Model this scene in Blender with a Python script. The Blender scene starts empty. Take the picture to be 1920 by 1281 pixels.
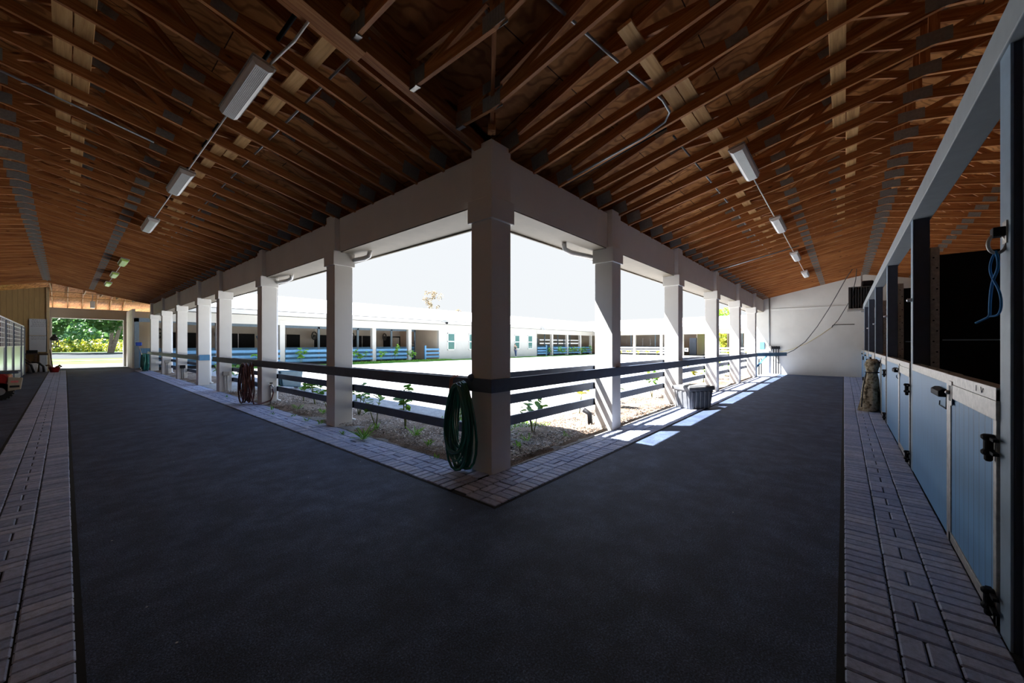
import bpy, math, random
from mathutils import Vector, Matrix
rnd = random.Random(7)
S = bpy.context.scene
COL = S.collection
PI = math.pi
# ------------------------------------------------------------------ settings
S.view_settings.view_transform = 'Standard'
S.view_settings.look = 'None'
S.view_settings.exposure = 2.38
S.view_settings.gamma = 1.0
S.view_settings.use_curve_mapping = False
S.cycles.max_bounces = 10
S.cycles.diffuse_bounces = 7
S.cycles.use_denoising = True

# ------------------------------------------------------------------ layout constants (metres)
X0, Y0 = 3.41, 3.27            # inner corner of the two aisles (corner pillar)
YF = 32.3                      # court side pillar line of the far building
XE = 58.4                      # court side pillar line of the east building
XW = 25.3                      # end wall of the right aisle
WS = -0.66                     # stall front line of the right aisle
RID = 4.03                     # ridge distance from the pillar line
PW = 0.36
LP = [3.27, 7.48, 11.72, 16.05, 19.2, 23.5, 27.75, 32.0]      # left aisle pillars (near edge, Y)
RP = [3.41, 6.66, 10.45, 14.42, 18.16, 21.95]                  # right aisle pillars (near edge, X)


def bot(s):
    return 4.08 + 0.215 * s


def top(s):
    return 4.36 + 0.333 * s


# ------------------------------------------------------------------ materials
class NT:
    def __init__(self, name):
        self.m = bpy.data.materials.new(name)
        self.m.use_nodes = True
        self.t = self.m.node_tree
        self.b = self.t.nodes['Principled BSDF']

    def n(self, typ, **kw):
        nd = self.t.nodes.new(typ)
        for k, v in kw.items():
            if k in nd.inputs.keys():
                nd.inputs[k].default_value = v
            else:
                setattr(nd, k, v)
        return nd

    def l(self, a, b):
        self.t.links.new(a, b)

    def coord(self, scale=(1, 1, 1), kind='Object'):
        c = self.n('ShaderNodeTexCoord')
        mp = self.n('ShaderNodeMapping')
        mp.inputs['Scale'].default_value = scale
        self.l(c.outputs[kind], mp.inputs['Vector'])
        return mp.outputs['Vector']

    def noise(self, vec, scale, detail=4, rough=0.6, dist=0.0):
        nd = self.n('ShaderNodeTexNoise', Scale=scale, Detail=detail, Roughness=rough, Distortion=dist)
        self.l(vec, nd.inputs['Vector'])
        return nd.outputs['Fac']

    def ramp(self, fac, stops):
        r = self.n('ShaderNodeValToRGB')
        els = r.color_ramp.elements
        while len(els) < len(stops):
            els.new(0.5)
        for e, (p, c) in zip(els, stops):
            e.position = p
            e.color = (*c, 1)
        self.l(fac, r.inputs['Fac'])
        return r.outputs['Color']

    def mix(self, fac, a, b, mode='MIX'):
        x = self.n('ShaderNodeMix', data_type='RGBA', blend_type=mode)
        for sock, v in ((x.inputs[0], fac), (x.inputs[6], a), (x.inputs[7], b)):
            if isinstance(v, (int, float)):
                sock.default_value = v
            elif isinstance(v, tuple):
                sock.default_value = (*v, 1)
            else:
                self.l(v, sock)
        return x.outputs[2]

    def bump(self, h, strength=0.3, dist=0.01):
        b = self.n('ShaderNodeBump', Strength=strength, Distance=dist)
        self.l(h, b.inputs['Height'])
        self.l(b.outputs['Normal'], self.b.inputs['Normal'])

    def col(self, c):
        if isinstance(c, tuple):
            self.b.inputs['Base Color'].default_value = (*c, 1)
        else:
            self.l(c, self.b.inputs['Base Color'])

    def set(self, rough=0.6, metal=0.0, spec=0.5):
        self.b.inputs['Roughness'].default_value = rough
        self.b.inputs['Metallic'].default_value = metal
        self.b.inputs['Specular IOR Level'].default_value = spec
        return self.m


def mul(c, k):
    return tuple(min(1, v * k) for v in c)


def plain(name, c, rough=0.6, metal=0.0, spec=0.5, var=0.12, scale=6.0, bump=0.0, kind='Object'):
    t = NT(name)
    f = t.noise(t.coord(kind=kind), scale, 5)
    t.col(t.ramp(f, [(0.3, mul(c, 1 - var)), (0.7, mul(c, 1 + var))]))
    if bump:
        t.bump(t.noise(t.coord(kind=kind), scale * 12, 3), bump, 0.004)
    return t.set(rough, metal, spec)


def wood(name, c1, c2, c3, sx=1.6, sy=28, rough=0.65, knots=True):
    t = NT(name)
    oi = t.n('ShaderNodeObjectInfo')
    c = t.n('ShaderNodeTexCoord')
    mp = t.n('ShaderNodeMapping')
    mp.inputs['Scale'].default_value = (sx, sy, sy)
    add = t.n('ShaderNodeVectorMath', operation='ADD')
    sc = t.n('ShaderNodeVectorMath', operation='SCALE')
    sc.inputs['Scale'].default_value = 37.0
    comb = t.n('ShaderNodeCombineXYZ')
    for k in range(3):
        t.l(oi.outputs['Random'], comb.inputs[k])
    t.l(comb.outputs[0], sc.inputs[0])
    t.l(c.outputs['Object'], mp.inputs['Vector'])
    t.l(mp.outputs[0], add.inputs[0])
    t.l(sc.outputs[0], add.inputs[1])
    v = add.outputs[0]
    f = t.noise(v, 1.0, 5, 0.6, 0.6)
    base = t.ramp(f, [(0.28, c1), (0.5, c2), (0.74, c3)])
    tone = t.ramp(oi.outputs['Random'], [(0.0, (0.72, 0.68, 0.64)), (1.0, (1.0, 1.0, 1.0))])
    base = t.mix(1.0, base, tone, 'MULTIPLY')
    if knots:
        k = t.n('ShaderNodeTexVoronoi', Scale=0.5)
        mp2 = t.n('ShaderNodeMapping')
        mp2.inputs['Scale'].default_value = (3.0, 9.0, 9.0)
        add2 = t.n('ShaderNodeVectorMath', operation='ADD')
        t.l(c.outputs['Object'], mp2.inputs['Vector'])
        t.l(mp2.outputs[0], add2.inputs[0])
        t.l(sc.outputs[0], add2.inputs[1])
        t.l(add2.outputs[0], k.inputs['Vector'])
        kn = t.ramp(k.outputs['Distance'], [(0.03, (0.12, 0.06, 0.03)), (0.085, (1, 1, 1))])
        base = t.mix(0.85, base, kn, 'MULTIPLY')
    t.col(base)
    return t.set(rough, 0, 0.3)


def plywood():
    t = NT('plywood_sheathing')
    v = t.coord()
    n1 = t.noise(t.coord((0.5, 1.6, 1)), 2.2, 3, 0.5, 1.2)
    w = t.n('ShaderNodeTexWave', wave_type='BANDS', bands_direction='DIAGONAL', Scale=3.0, Distortion=14.0, Detail=2.0)
    w.inputs['Detail Scale'].default_value = 0.8
    t.l(v, w.inputs['Vector'])
    a = t.ramp(n1, [(0.3, (0.42, 0.17, 0.05)), (0.7, (0.70, 0.335, 0.115))])
    b = t.ramp(w.outputs['Fac'], [(0.0, (0.42, 0.34, 0.28)), (0.4, (1, 1, 1))])
    base = t.mix(0.75, a, b, 'MULTIPLY')
    br = t.n('ShaderNodeTexBrick', Scale=1.0, offset=0.5)
    br.inputs['Color1'].default_value = (1, 1, 1, 1)
    br.inputs['Color2'].default_value = (0.8, 0.78, 0.76, 1)
    br.inputs['Mortar'].default_value = (0.12, 0.1, 0.09, 1)
    br.inputs['Mortar Size'].default_value = 0.006
    br.inputs['Brick Width'].default_value = 2.44
    br.inputs['Row Height'].default_value = 1.22
    t.l(v, br.inputs['Vector'])
    base = t.mix(1.0, base, br.outputs['Color'], 'MULTIPLY')
    t.col(base)
    return t.set(0.7, 0, 0.25)


def asphalt():
    t = NT('dark_asphalt')
    v = t.coord()
    big = t.ramp(t.noise(v, 0.8, 5, 0.6), [(0.3, (0.036, 0.056, 0.11)), (0.7, (0.066, 0.095, 0.165))])
    str_ = t.ramp(t.noise(t.coord((1, 1, 1)), 3.2, 8, 0.75), [(0.42, (0.75, 0.75, 0.75)), (0.7, (1.5, 1.5, 1.5))])
    sp = t.ramp(t.noise(v, 95, 2, 0.7), [(0.32, (0.25, 0.25, 0.25)), (0.55, (1.0, 1.0, 1.0)), (0.72, (2.6, 2.6, 2.6))])
    base = t.mix(1.0, t.mix(1.0, big, str_, 'MULTIPLY'), sp, 'MULTIPLY')
    vo = t.n('ShaderNodeTexVoronoi', Scale=3.4)
    t.l(v, vo.inputs['Vector'])
    fl = t.ramp(vo.outputs['Distance'], [(0.018, (0.5, 0.48, 0.45)), (0.03, (0, 0, 0))])
    base = t.mix(1.0, base, fl, 'ADD')
    t.col(base)
    t.bump(t.noise(v, 110, 2, 0.7), 0.55, 0.006)
    return t.set(0.75, 0, 0.35)


def paver():
    t = NT('grey_paver_brick')
    g = t.n('ShaderNodeNewGeometry')
    a = t.ramp(g.outputs['Random Per Island'], [(0.0, (0.32, 0.38, 0.56)), (0.5, (0.41, 0.47, 0.66)), (1.0, (0.52, 0.57, 0.72))])
    v = t.coord()
    f = t.ramp(t.noise(v, 26, 8, 0.8), [(0.3, (0.6, 0.6, 0.62)), (0.7, (1.25, 1.24, 1.22))])
    t.col(t.mix(1.0, a, f, 'MULTIPLY'))
    t.bump(t.noise(v, 120, 3, 0.7), 0.35, 0.004)
    return t.set(0.7, 0, 0.4)


def mulch():
    t = NT('mulch_and_soil')
    v = t.coord()
    f = t.noise(v, 38, 6, 0.8)
    a = t.ramp(f, [(0.3, (0.07, 0.05, 0.037)), (0.5, (0.25, 0.19, 0.15)), (0.7, (0.58, 0.48, 0.38))])
    b = t.ramp(t.noise(v, 1.4, 4), [(0.4, (0.6, 0.55, 0.5)), (0.65, (1.25, 1.22, 1.2))])
    t.col(t.mix(1.0, a, b, 'MULTIPLY'))
    t.bump(f, 0.9, 0.03)
    return t.set(0.9, 0, 0.2)


def ground(name, c1, c2, sc, bump=0.4, fine=60):
    t = NT(name)
    v = t.coord()
    a = t.ramp(t.noise(v, sc, 6, 0.7), [(0.32, c1), (0.68, c2)])
    f = t.ramp(t.noise(v, fine, 4, 0.7), [(0.3, (0.75, 0.75, 0.75)), (0.7, (1.15, 1.15, 1.15))])
    t.col(t.mix(1.0, a, f, 'MULTIPLY'))
    t.bump(t.noise(v, fine, 4, 0.7), bump, 0.02)
    return t.set(0.9, 0, 0.2)


def leafmat(name, c1, c2, trans=0.35):
    t = NT(name)
    g = t.n('ShaderNodeNewGeometry')
    c = t.ramp(g.outputs['Random Per Island'], [(0.0, c1), (1.0, c2)])
    t.col(c)
    t.set(0.45, 0, 0.4)
    tr = t.n('ShaderNodeBsdfTranslucent')
    t.l(c, tr.inputs['Color'])
    mx = t.n('ShaderNodeMixShader')
    mx.inputs[0].default_value = trans
    t.l(t.b.outputs[0], mx.inputs[1])
    t.l(tr.outputs[0], mx.inputs[2])
    t.l(mx.outputs[0], t.t.nodes['Material Output'].inputs['Surface'])
    return t.m


def planks(name, c, pitch, axis=0, gap=0.06, rough=0.55, dark=0.25, var=0.1):
    """painted boards, a groove every pitch metres along the axis"""
    t = NT(name)
    v = t.coord()
    sep = t.n('ShaderNodeSeparateXYZ')
    t.l(v, sep.inputs[0])
    dv = t.n('ShaderNodeMath', operation='DIVIDE')
    dv.inputs[1].default_value = pitch
    t.l(sep.outputs[axis], dv.inputs[0])
    fr = t.n('ShaderNodeMath', operation='FRACT')
    t.l(dv.outputs[0], fr.inputs[0])
    line = t.ramp(fr.outputs[0], [(0.0, mul((1, 1, 1), dark)), (gap, mul((1, 1, 1), dark)), (gap + 0.03, (1, 1, 1))])
    st = t.ramp(t.noise(t.coord((14, 14, 1.2)), 2.0, 5), [(0.3, mul(c, 1 - var)), (0.7, mul(c, 1 + var))])
    t.col(t.mix(1.0, st, line, 'MULTIPLY'))
    return t.set(rough, 0, 0.4)


def camo():
    t = NT('camouflage_cloth')
    f = t.noise(t.coord(), 9, 3, 0.6)
    t.col(t.ramp(f, [(0.36, (0.06, 0.045, 0.03)), (0.46, (0.26, 0.2, 0.12)), (0.56, (0.5, 0.42, 0.3)), (0.7, (0.2, 0.18, 0.09))]))
    t.bump(t.noise(t.coord((1, 1, 4)), 30, 3), 0.5, 0.01)
    return t.set(0.85, 0, 0.2)


M = dict(
    soffit=plain('tan_soffit_board', (0.17, 0.14, 0.10), 0.7, var=0.08, scale=4),
    chips=leafmat('mulch_chips', (0.06, 0.04, 0.03), (0.62, 0.5, 0.4), 0.0),
    postshade=plain('shaded_navy_paint', (0.035, 0.045, 0.07), 0.6, var=0.15, scale=7),  # post colour darkened to carry the shade on its sides
    header=plain('grey_header_paint', (0.27, 0.30, 0.315), 0.55, var=0.08, scale=6),
    truss=wood('truss_lumber', (0.22, 0.072, 0.02), (0.42, 0.16, 0.047), (0.6, 0.29, 0.105)),
    brace=wood('pale_lumber', (0.46, 0.24, 0.09), (0.7, 0.41, 0.17), (0.82, 0.54, 0.26), 1.4, 20),
    ply=plywood(),
    plate=plain('truss_plate_steel', (0.27, 0.28, 0.27), 0.5, 0.3, var=0.15, scale=30),
    roof=plain('white_metal_roof', (0.78, 0.78, 0.77), 0.45, 0, var=0.03),
    stucco=plain('cream_stucco', (0.70, 0.68, 0.645), 0.75, var=0.05, scale=1.3, bump=0.12),
    white=plain('white_stucco', (0.44, 0.425, 0.395), 0.75, var=0.04, scale=1.0, bump=0.1),
    wallr=plain('white_block_wall', (0.62, 0.61, 0.57), 0.75, var=0.07, scale=0.9, bump=0.15),
    beige=plain('beige_wall', (0.50, 0.43, 0.34), 0.8, var=0.05, scale=1.0),
    greige=plain('grey_beige_wall', (0.42, 0.385, 0.33), 0.8, var=0.06, scale=1.0),
    tan=planks('tan_board_siding', (0.43, 0.29, 0.125), 0.2, 0, 0.04, 0.7, 0.45),
    tantrim=plain('tan_trim', (0.55, 0.42, 0.24), 0.6),
    asphalt=asphalt(), paver=paver(), mulch=mulch(),
    joint=plain('dark_joint_sand', (0.012, 0.011, 0.010), 0.95, var=0.3, scale=30),
    sand=ground('pale_arena_sand', (0.61, 0.61, 0.60), (0.69, 0.69, 0.68), 0.35),
    gravel=ground('grey_gravel', (0.26, 0.255, 0.25), (0.5, 0.49, 0.48), 5, 0.9, 45),
    grassg=ground('mown_grass', (0.07, 0.17, 0.02), (0.19, 0.33, 0.05), 0.6, 0.6, 80),
    earth=ground('packed_earth', (0.3, 0.26, 0.2), (0.4, 0.36, 0.28), 0.5),
    road=ground('shade_dark_grey', (0.035, 0.04, 0.04), (0.05, 0.055, 0.055), 0.5),  # darkened to carry tree shade on the lawn; far floors share it
    slate=plain('slate_grey_paint', (0.08, 0.105, 0.155), 0.55, var=0.15, scale=9),
    blue=plain('blue_paint', (0.085, 0.245, 0.43), 0.5, var=0.08, scale=5),
    bluegrey=plain('blue_grey_paint', (0.2, 0.28, 0.36), 0.5, var=0.1, scale=7),
    bluedoor=planks('blue_door_boards', (0.115, 0.29, 0.52), 0.138, 0, 0.05, 0.45, 0.22),
    bluepanel=planks('blue_panel_boards', (0.115, 0.29, 0.52), 0.046, 0, 0.07, 0.45, 0.62),
    galv=plain('galvanised_steel', (0.42, 0.40, 0.37), 0.45, 0.75, var=0.22, scale=25),
    steel=plain('bright_steel', (0.62, 0.64, 0.66), 0.3, 0.85, var=0.05),
    sheet=plain('galvanised_sheet', (0.5, 0.55, 0.6), 0.28, 0.9, var=0.1, scale=3),
    iron=plain('black_iron', (0.009, 0.009, 0.011), 0.6, 0.0, spec=0.15),
    rubber=plain('black_rubber_board', (0.006, 0.006, 0.007), 0.7, spec=0.15),
    conduit=plain('grey_conduit', (0.3, 0.31, 0.32), 0.4, 0.5),
    pvc=plain('white_conduit', (0.6, 0.58, 0.54), 0.5),
    lens=plain('white_plastic_lens', (0.82, 0.81, 0.78), 0.35, var=0.03),
    lens_refl=plain('green_reflection_lens', (0.55, 0.78, 0.18), 0.35, var=0.03),  # white lens coloured green to paint in the reflected trees
    hoseg=plain('green_hose', (0.012, 0.15, 0.105), 0.22, spec=0.8),
    hoser=plain('red_brown_hose', (0.115, 0.032, 0.024), 0.35),
    orange=plain('orange_cord', (0.55, 0.16, 0.06), 0.5),
    rope=plain('blue_rope', (0.015, 0.19, 0.48), 0.7, bump=0.4, scale=40),
    bin=plain('grey_plastic', (0.13, 0.135, 0.145), 0.42, var=0.2, scale=5),
    camo=camo(),
    black=plain('black_plastic', (0.012, 0.012, 0.013), 0.5),
    red=plain('red_paint', (0.32, 0.012, 0.012), 0.35),
    cream=plain('tan_metal', (0.42, 0.36, 0.27), 0.5),
    pink=plain('red_label', (0.75, 0.2, 0.2), 0.5),
    wb=plain('whiteboard', (0.58, 0.62, 0.68), 0.3, var=0.03),
    ink=plain('dark_ink', (0.12, 0.13, 0.16), 0.6),
    whitep=plain('white_plastic', (0.7, 0.7, 0.7), 0.4, var=0.04),
    bluep=plain('bright_blue_plastic', (0.012, 0.07, 0.5), 0.4),
    wooddark=wood('dark_bench_wood', (0.05, 0.03, 0.02), (0.1, 0.06, 0.04), (0.16, 0.1, 0.07)),
    burlap=plain('brown_burlap', (0.22, 0.14, 0.08), 0.9),
    yellow=plain('yellow_line', (0.6, 0.48, 0.12), 0.6),
    teal=plain('blue_green_trough', (0.03, 0.09, 0.13), 0.45),
    glass=plain('window_glass_teal', (0.06, 0.15, 0.14), 0.08, spec=0.8),
    leaf=leafmat('broad_green_leaf', (0.07, 0.2, 0.02), (0.17, 0.36, 0.04)),
    leafy=leafmat('yellow_green_leaf', (0.22, 0.28, 0.02), (0.5, 0.42, 0.05)),
    weed=leafmat('bright_weed_leaf', (0.12, 0.32, 0.03), (0.28, 0.5, 0.07)),
    treeleaf=leafmat('dark_tree_leaf', (0.05, 0.14, 0.03), (0.15, 0.27, 0.09)),
    treelime=leafmat('lime_tree_leaf', (0.16, 0.34, 0.02), (0.42, 0.55, 0.06)),
    treetan=leafmat('pale_ochre_leaf', (0.17, 0.11, 0.045), (0.3, 0.21, 0.1)),
    bark=plain('pale_bark', (0.4, 0.34, 0.28), 0.9, var=0.4, scale=4),
    stem=plain('green_stem', (0.14, 0.17, 0.05), 0.7),
    skin=plain('skin_tone', (0.55, 0.33, 0.23), 0.6),
    denim=plain('blue_denim', (0.04, 0.07, 0.16), 0.8),
    shirt=plain('dark_teal_cloth', (0.03, 0.08, 0.08), 0.8),
    hair=plain('black_hair', (0.01, 0.008, 0.007), 0.6),
    fanm=plain('fan_housing', (0.035, 0.032, 0.03), 0.5),
)


# ------------------------------------------------------------------ mesh collector
class MB:
    def __init__(self):
        self.v, self.f = [], []

    def add(self, vs, fs):
        o = len(self.v)
        self.v += [tuple(p) for p in vs]
        self.f += [tuple(i + o for i in f) for f in fs]
        return self

    def box(self, x0, y0, z0, x1, y1, z1):
        x0, x1 = min(x0, x1), max(x0, x1)
        y0, y1 = min(y0, y1), max(y0, y1)
        z0, z1 = min(z0, z1), max(z0, z1)
        return self.add([(x0, y0, z0), (x1, y0, z0), (x1, y1, z0), (x0, y1, z0), (x0, y0, z1), (x1, y0, z1), (x1, y1, z1), (x0, y1, z1)],
                        [(0, 3, 2, 1), (4, 5, 6, 7), (0, 1, 5, 4), (1, 2, 6, 5), (2, 3, 7, 6), (3, 0, 4, 7)])

    def cham(self, x0, y0, z0, x1, y1, z1, c=0.01):
        """box with chamfered top edges and corners"""
        if x1 - x0 < 3 * c or y1 - y0 < 3 * c:
            return self.box(x0, y0, z0, x1, y1, z1)
        def ring(i, z):
            a = [(x0 + i, y0), (x1 - i, y0), (x1, y0 + i), (x1, y1 - i), (x1 - i, y1), (x0 + i, y1), (x0, y1 - i), (x0, y0 + i)]
            return [(p[0], p[1], z) for p in a]
        r1 = ring(c, z0)
        r2 = ring(c, z1 - c)
        r3 = [(min(max(p[0], x0 + c), x1 - c), min(max(p[1], y0 + c), y1 - c), z1) for p in r1]
        q = [(x0 + c, y0 + c, z1), (x1 - c, y0 + c, z1), (x1 - c, y1 - c, z1), (x0 + c, y1 - c, z1)]
        fs = []
        for k in range(8):
            j = (k + 1) % 8
            fs.append((k, j, 8 + j, 8 + k))
        fs += [(8, 9, 17, 16), (9, 10, 17), (10, 11, 18, 17), (11, 12, 18), (12, 13, 19, 18), (13, 14, 19), (14, 15, 16, 19), (15, 8, 16), (16, 17, 18, 19)]
        return self.add(r1 + r2 + q, fs)

    def prism(self, pts, ax, a, b):
        """extrude a polygon given in the two axes other than ax from a to b"""
        n = len(pts)
        def mk(p, t):
            q = list(p)
            q.insert(ax, t)
            return tuple(q)
        vs = [mk(p, a) for p in pts] + [mk(p, b) for p in pts]
        fs = [tuple(range(n - 1, -1, -1)), tuple(range(n, 2 * n))]
        for k in range(n):
            j = (k + 1) % n
            fs.append((k, j, n + j, n + k))
        return self.add(vs, fs)

    def tube(self, path, r, n=8, cap=True, closed=False):
        P = [Vector(p) for p in path]
        rs = r if isinstance(r, (list, tuple)) else [r] * len(P)
        vs, fs = [], []
        m = len(P)
        prev = None
        for i, p in enumerate(P):
            if closed:
                d = P[(i + 1) % m] - P[i - 1]
            else:
                d = P[min(i + 1, m - 1)] - P[max(i - 1, 0)]
            if d.length < 1e-9:
                d = Vector((0, 0, 1))
            d.normalize()
            if prev is None:
                a = Vector((0, 0, 1)) if abs(d.z) < 0.9 else Vector((1, 0, 0))
                u = d.cross(a).normalized()
            else:
                u = prev - d * prev.dot(d)
                u = u.normalized() if u.length > 1e-6 else d.orthogonal().normalized()
            prev = u
            w = d.cross(u)
            for k in range(n):
                t = 2 * PI * k / n
                vs.append(p + u * (rs[i] * math.cos(t)) + w * (rs[i] * math.sin(t)))
        for i in range(m if closed else m - 1):
            for k in range(n):
                j = (k + 1) % n
                a, b = i * n, ((i + 1) % m) * n
                fs.append((a + k, a + j, b + j, b + k))
        if cap and not closed:
            fs.append(tuple(range(n - 1, -1, -1)))
            fs.append(tuple((m - 1) * n + k for k in range(n)))
        return self.add(vs, fs)

    def cyl(self, a, b, r, n=14):
        return self.tube([a, b], r, n)

    def lathe(self, prof, cx=0, cy=0, n=20):
        vs, fs = [], []
        for r, z in prof:
            for k in range(n):
                t = 2 * PI * k / n
                vs.append((cx + r * math.cos(t), cy + r * math.sin(t), z))
        for i in range(len(prof) - 1):
            for k in range(n):
                j = (k + 1) % n
                fs.append((i * n + k, i * n + j, (i + 1) * n + j, (i + 1) * n + k))
        fs.append(tuple(range(n - 1, -1, -1)))
        fs.append(tuple((len(prof) - 1) * n + k for k in range(n)))
        return self.add(vs, fs)

    def mesh(self, name, mat, smooth=False):
        me = bpy.data.meshes.new(name)
        me.from_pydata(self.v, [], self.f)
        me.validate()
        if smooth:
            me.polygons.foreach_set('use_smooth', [True] * len(me.polygons))
        me.materials.append(M[mat] if isinstance(mat, str) else mat)
        me.update()
        return me

    def build(self, name, mat, parent=None, smooth=False, bevel=0.0, label=None):
        o = link(name, self.mesh(name, mat, smooth), parent)
        if bevel:
            md = o.modifiers.new('bevel', 'BEVEL')
            md.width = bevel
            md.segments = 2
            md.limit_method = 'ANGLE'
        if label:
            o['label'] = label
        return o


def link(name, data, parent=None):
    o = bpy.data.objects.new(name, data)
    COL.objects.link(o)
    if parent is not None:
        o.parent = parent
    return o


def tag(o, label, cat, group=None, kind='thing'):
    o['label'] = label
    o['category'] = cat
    o['kind'] = kind
    if group:
        o['group'] = group
    return o


def thing(name, label, cat, loc=(0, 0, 0), rz=0.0, group=None):
    o = link(name, None)
    o.location = loc
    o.rotation_euler = (0, 0, rz)
    return tag(o, label, cat, group)


def struct(name, mb, mat, label=None, cat=None, smooth=False):
    o = mb.build(name, mat, None, smooth)
    o['kind'] = 'structure'
    if label:
        o['label'] = label
        o['category'] = cat or name.split('_')[0]
    return o


def kids(o):
    return [c for c in o.children]


def copy_tree(o, parent=None):
    c = o.copy()
    COL.objects.link(c)
    if parent is not None:
        c.parent = parent
    for ch in kids(o):
        copy_tree(ch, c)
    return c


def dup(o, loc, rz=None, label=None, group=None):
    c = copy_tree(o)
    c.location = loc
    if rz is not None:
        c.rotation_euler = (0, 0, rz)
    if label:
        c['label'] = label
    if group:
        c['group'] = group
    return c


ONES = 'first second third fourth fifth sixth seventh eighth ninth tenth eleventh twelfth thirteenth fourteenth fifteenth sixteenth seventeenth eighteenth nineteenth'.split()
TENS = {20: ('twentieth', 'twenty'), 30: ('thirtieth', 'thirty'), 40: ('fortieth', 'forty'), 50: ('fiftieth', 'fifty')}


def nth(n):
    if n < 20:
        return ONES[n - 1]
    t = n // 10 * 10
    return TENS[t][0] if n == t else TENS[t][1] + '-' + ONES[n - t - 1]


# ================================================================== GROUND
struct('floor', MB().box(-5.2, -5.2, -0.3, 3.1, 36.5, 0.0).box(3.1, -5.2, -0.3, XW + 0.1, 2.95, 0.0), 'asphalt', 'dark asphalt floor of the two aisles', 'floor')
struct('floor_far', MB().box(-0.66, 36.5, -0.3, 2.95, 40.4, 0.002).box(3.1, YF + 0.4, -0.3, XE + 9, 40.4, -0.002).box(XE + 0.4, -5, -0.3, XE + 9, YF + 0.4, -0.002), 'road', 'grey floor of the far wings', 'floor')
struct('ground_court', MB().box(3.1, 2.95, -0.4, XE + 0.4, YF + 0.4, -0.012), 'sand', 'pale sand of the courtyard arena', 'ground')
struct('ground_outside', MB().box(-150, 47, -0.5, 160, 330, -0.02).box(XE + 9, -60, -0.5, 200, 47, -0.03).box(XW + 0.4, -60, -0.5, XE + 9, 3, -0.04), 'grassg', 'green grass outside the barn', 'lawn')
struct('ground_yard', MB().box(-40, 40.4, -0.4, 90, 47, -0.01), 'sand', 'pale gravel yard outside the open doorway', 'yard')
struct('ground_apron', MB().box(-40, -40, -0.4, -5.2, 40.4, -0.012).box(-5.2, -40, -0.4, XW, -5.2, -0.012), 'earth', 'unseen packed earth added behind the walls to bounce light', 'yard')  # unseen ground added for bounced light; the outer walls are closed
struct('road', MB().box(-150, 66, -0.3, 160, 120, 0.0), 'road', 'grey road beyond the doorway, darkened like tree-shaded lawn', 'road')  # dark tone stands in for tree shade on the lawn
struct('verge', MB().box(-150, 56, -0.3, 160, 57.2, 0.03), 'earth', 'dark earth verge beyond the yard', 'verge')
g = MB()
g.box(3.44, 3.30, -0.05, 7.0, YF - 0.1, -0.004).box(7.0, 3.30, -0.05, XW, 5.6, -0.004)
struct('ground_gravel', g, 'gravel', 'grey gravel band along the planting beds', 'gravel')
struct('ground_grass_strip', MB().box(7.0, 29.9, -0.05, XE - 2, YF + 0.1, 0.01), 'grassg', 'green grass strip along the far building', 'grass')


def paver_strip(name, x0, y0, x1, y1, along, label, inner=False, jig=1):
    mb, bed = MB(), MB()
    L = (y1 - y0) if along == 1 else (x1 - x0)
    W = (x1 - x0) if along == 1 else (y1 - y0)
    c1, c2 = W * 0.335, W * 0.665
    p, j = 0.106, 0.006

    def br(a0, b0, a1, b1):
        dz = rnd.uniform(-0.004, 0.003)
        e = j / 2 + rnd.uniform(0, 0.0015)
        if along == 1:
            q = (x0 + b0 + e, y0 + a0 + e, -0.05, x0 + b1 - e, y0 + a1 - e, 0.012 + dz)
        else:
            q = (x0 + a0 + e, y0 + b0 + e, -0.05, x0 + a1 - e, y0 + b1 - e, 0.012 + dz)
        mb.cham(*q, c=0.008)
    n = int(L / p)
    for k in range(n):
        br(k * p, 0, (k + 1) * p, c1)
        br(k * p + 0.03 * jig, c2, (k + 1) * p + 0.03 * jig, W)
    k = 0
    while k < n - 3:
        br(k * p, c1, (k + 1) * p, c2)
        br((k + 1) * p, c1, (k + 2) * p, c2)
        m = (c1 + c2) / 2
        br((k + 2) * p, c1, (k + 4) * p, m)
        br((k + 2) * p, m, (k + 4) * p, c2)
        k += 4
    bed.box(x0 - 0.028, y0 - 0.028, -0.06, x1 + 0.028, y1 + 0.028, 0.0025)
    o = struct(name, mb, 'paver', label, 'paving')
    bed.build('joint_sand', 'joint', o)
    return o


paver_strip('paving_left', -0.62, -1.0, 0.04, 36.3, 1, 'grey brick paving strip along the left aisle edge')
paver_strip('paving_right', 0.06, WS, XW, 0.0, 0, 'grey brick paving strip along the blue stall fronts')
paver_strip('paving_inner_left', 2.78, 3.29, 3.44, 33.0, 1, 'grey brick paving strip along the left aisle pillars')
paver_strip('paving_inner_right', 2.78, 2.62, XW, 3.28, 0, 'grey brick paving strip along the right aisle pillars')


# mulch beds with a bumpy surface
def bed(name, x0, y0, x1, y1, label, seed):
    r = random.Random(seed)
    nx, ny = max(2, int((x1 - x0) / 0.12)), max(2, int((y1 - y0) / 0.12))
    ph = [(r.uniform(0.8, 5), r.uniform(0.8, 5), r.uniform(0, 6)) for _ in range(8)]
    vs, fs = [], []
    for i in range(nx + 1):
        for k in range(ny + 1):
            x, y = x0 + (x1 - x0) * i / nx, y0 + (y1 - y0) * k / ny
            e = min(min(i, nx - i) / 3, min(k, ny - k) / 3, 1)
            h = 0.045 + sum(math.sin(a * x + b * y + c) for a, b, c in ph) * 0.012 + r.uniform(-0.014, 0.014)
            vs.append((x, y, -0.01 + max(0.006, h) * e))
    for i in range(nx):
        for k in range(ny):
            a = i * (ny + 1) + k
            fs.append((a, a + ny + 1, a + ny + 2, a + 1))
    o = MB().add(vs, fs).build(name, 'mulch', None, True)
    return tag(o, label, 'planting bed', None, 'stuff')


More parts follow.
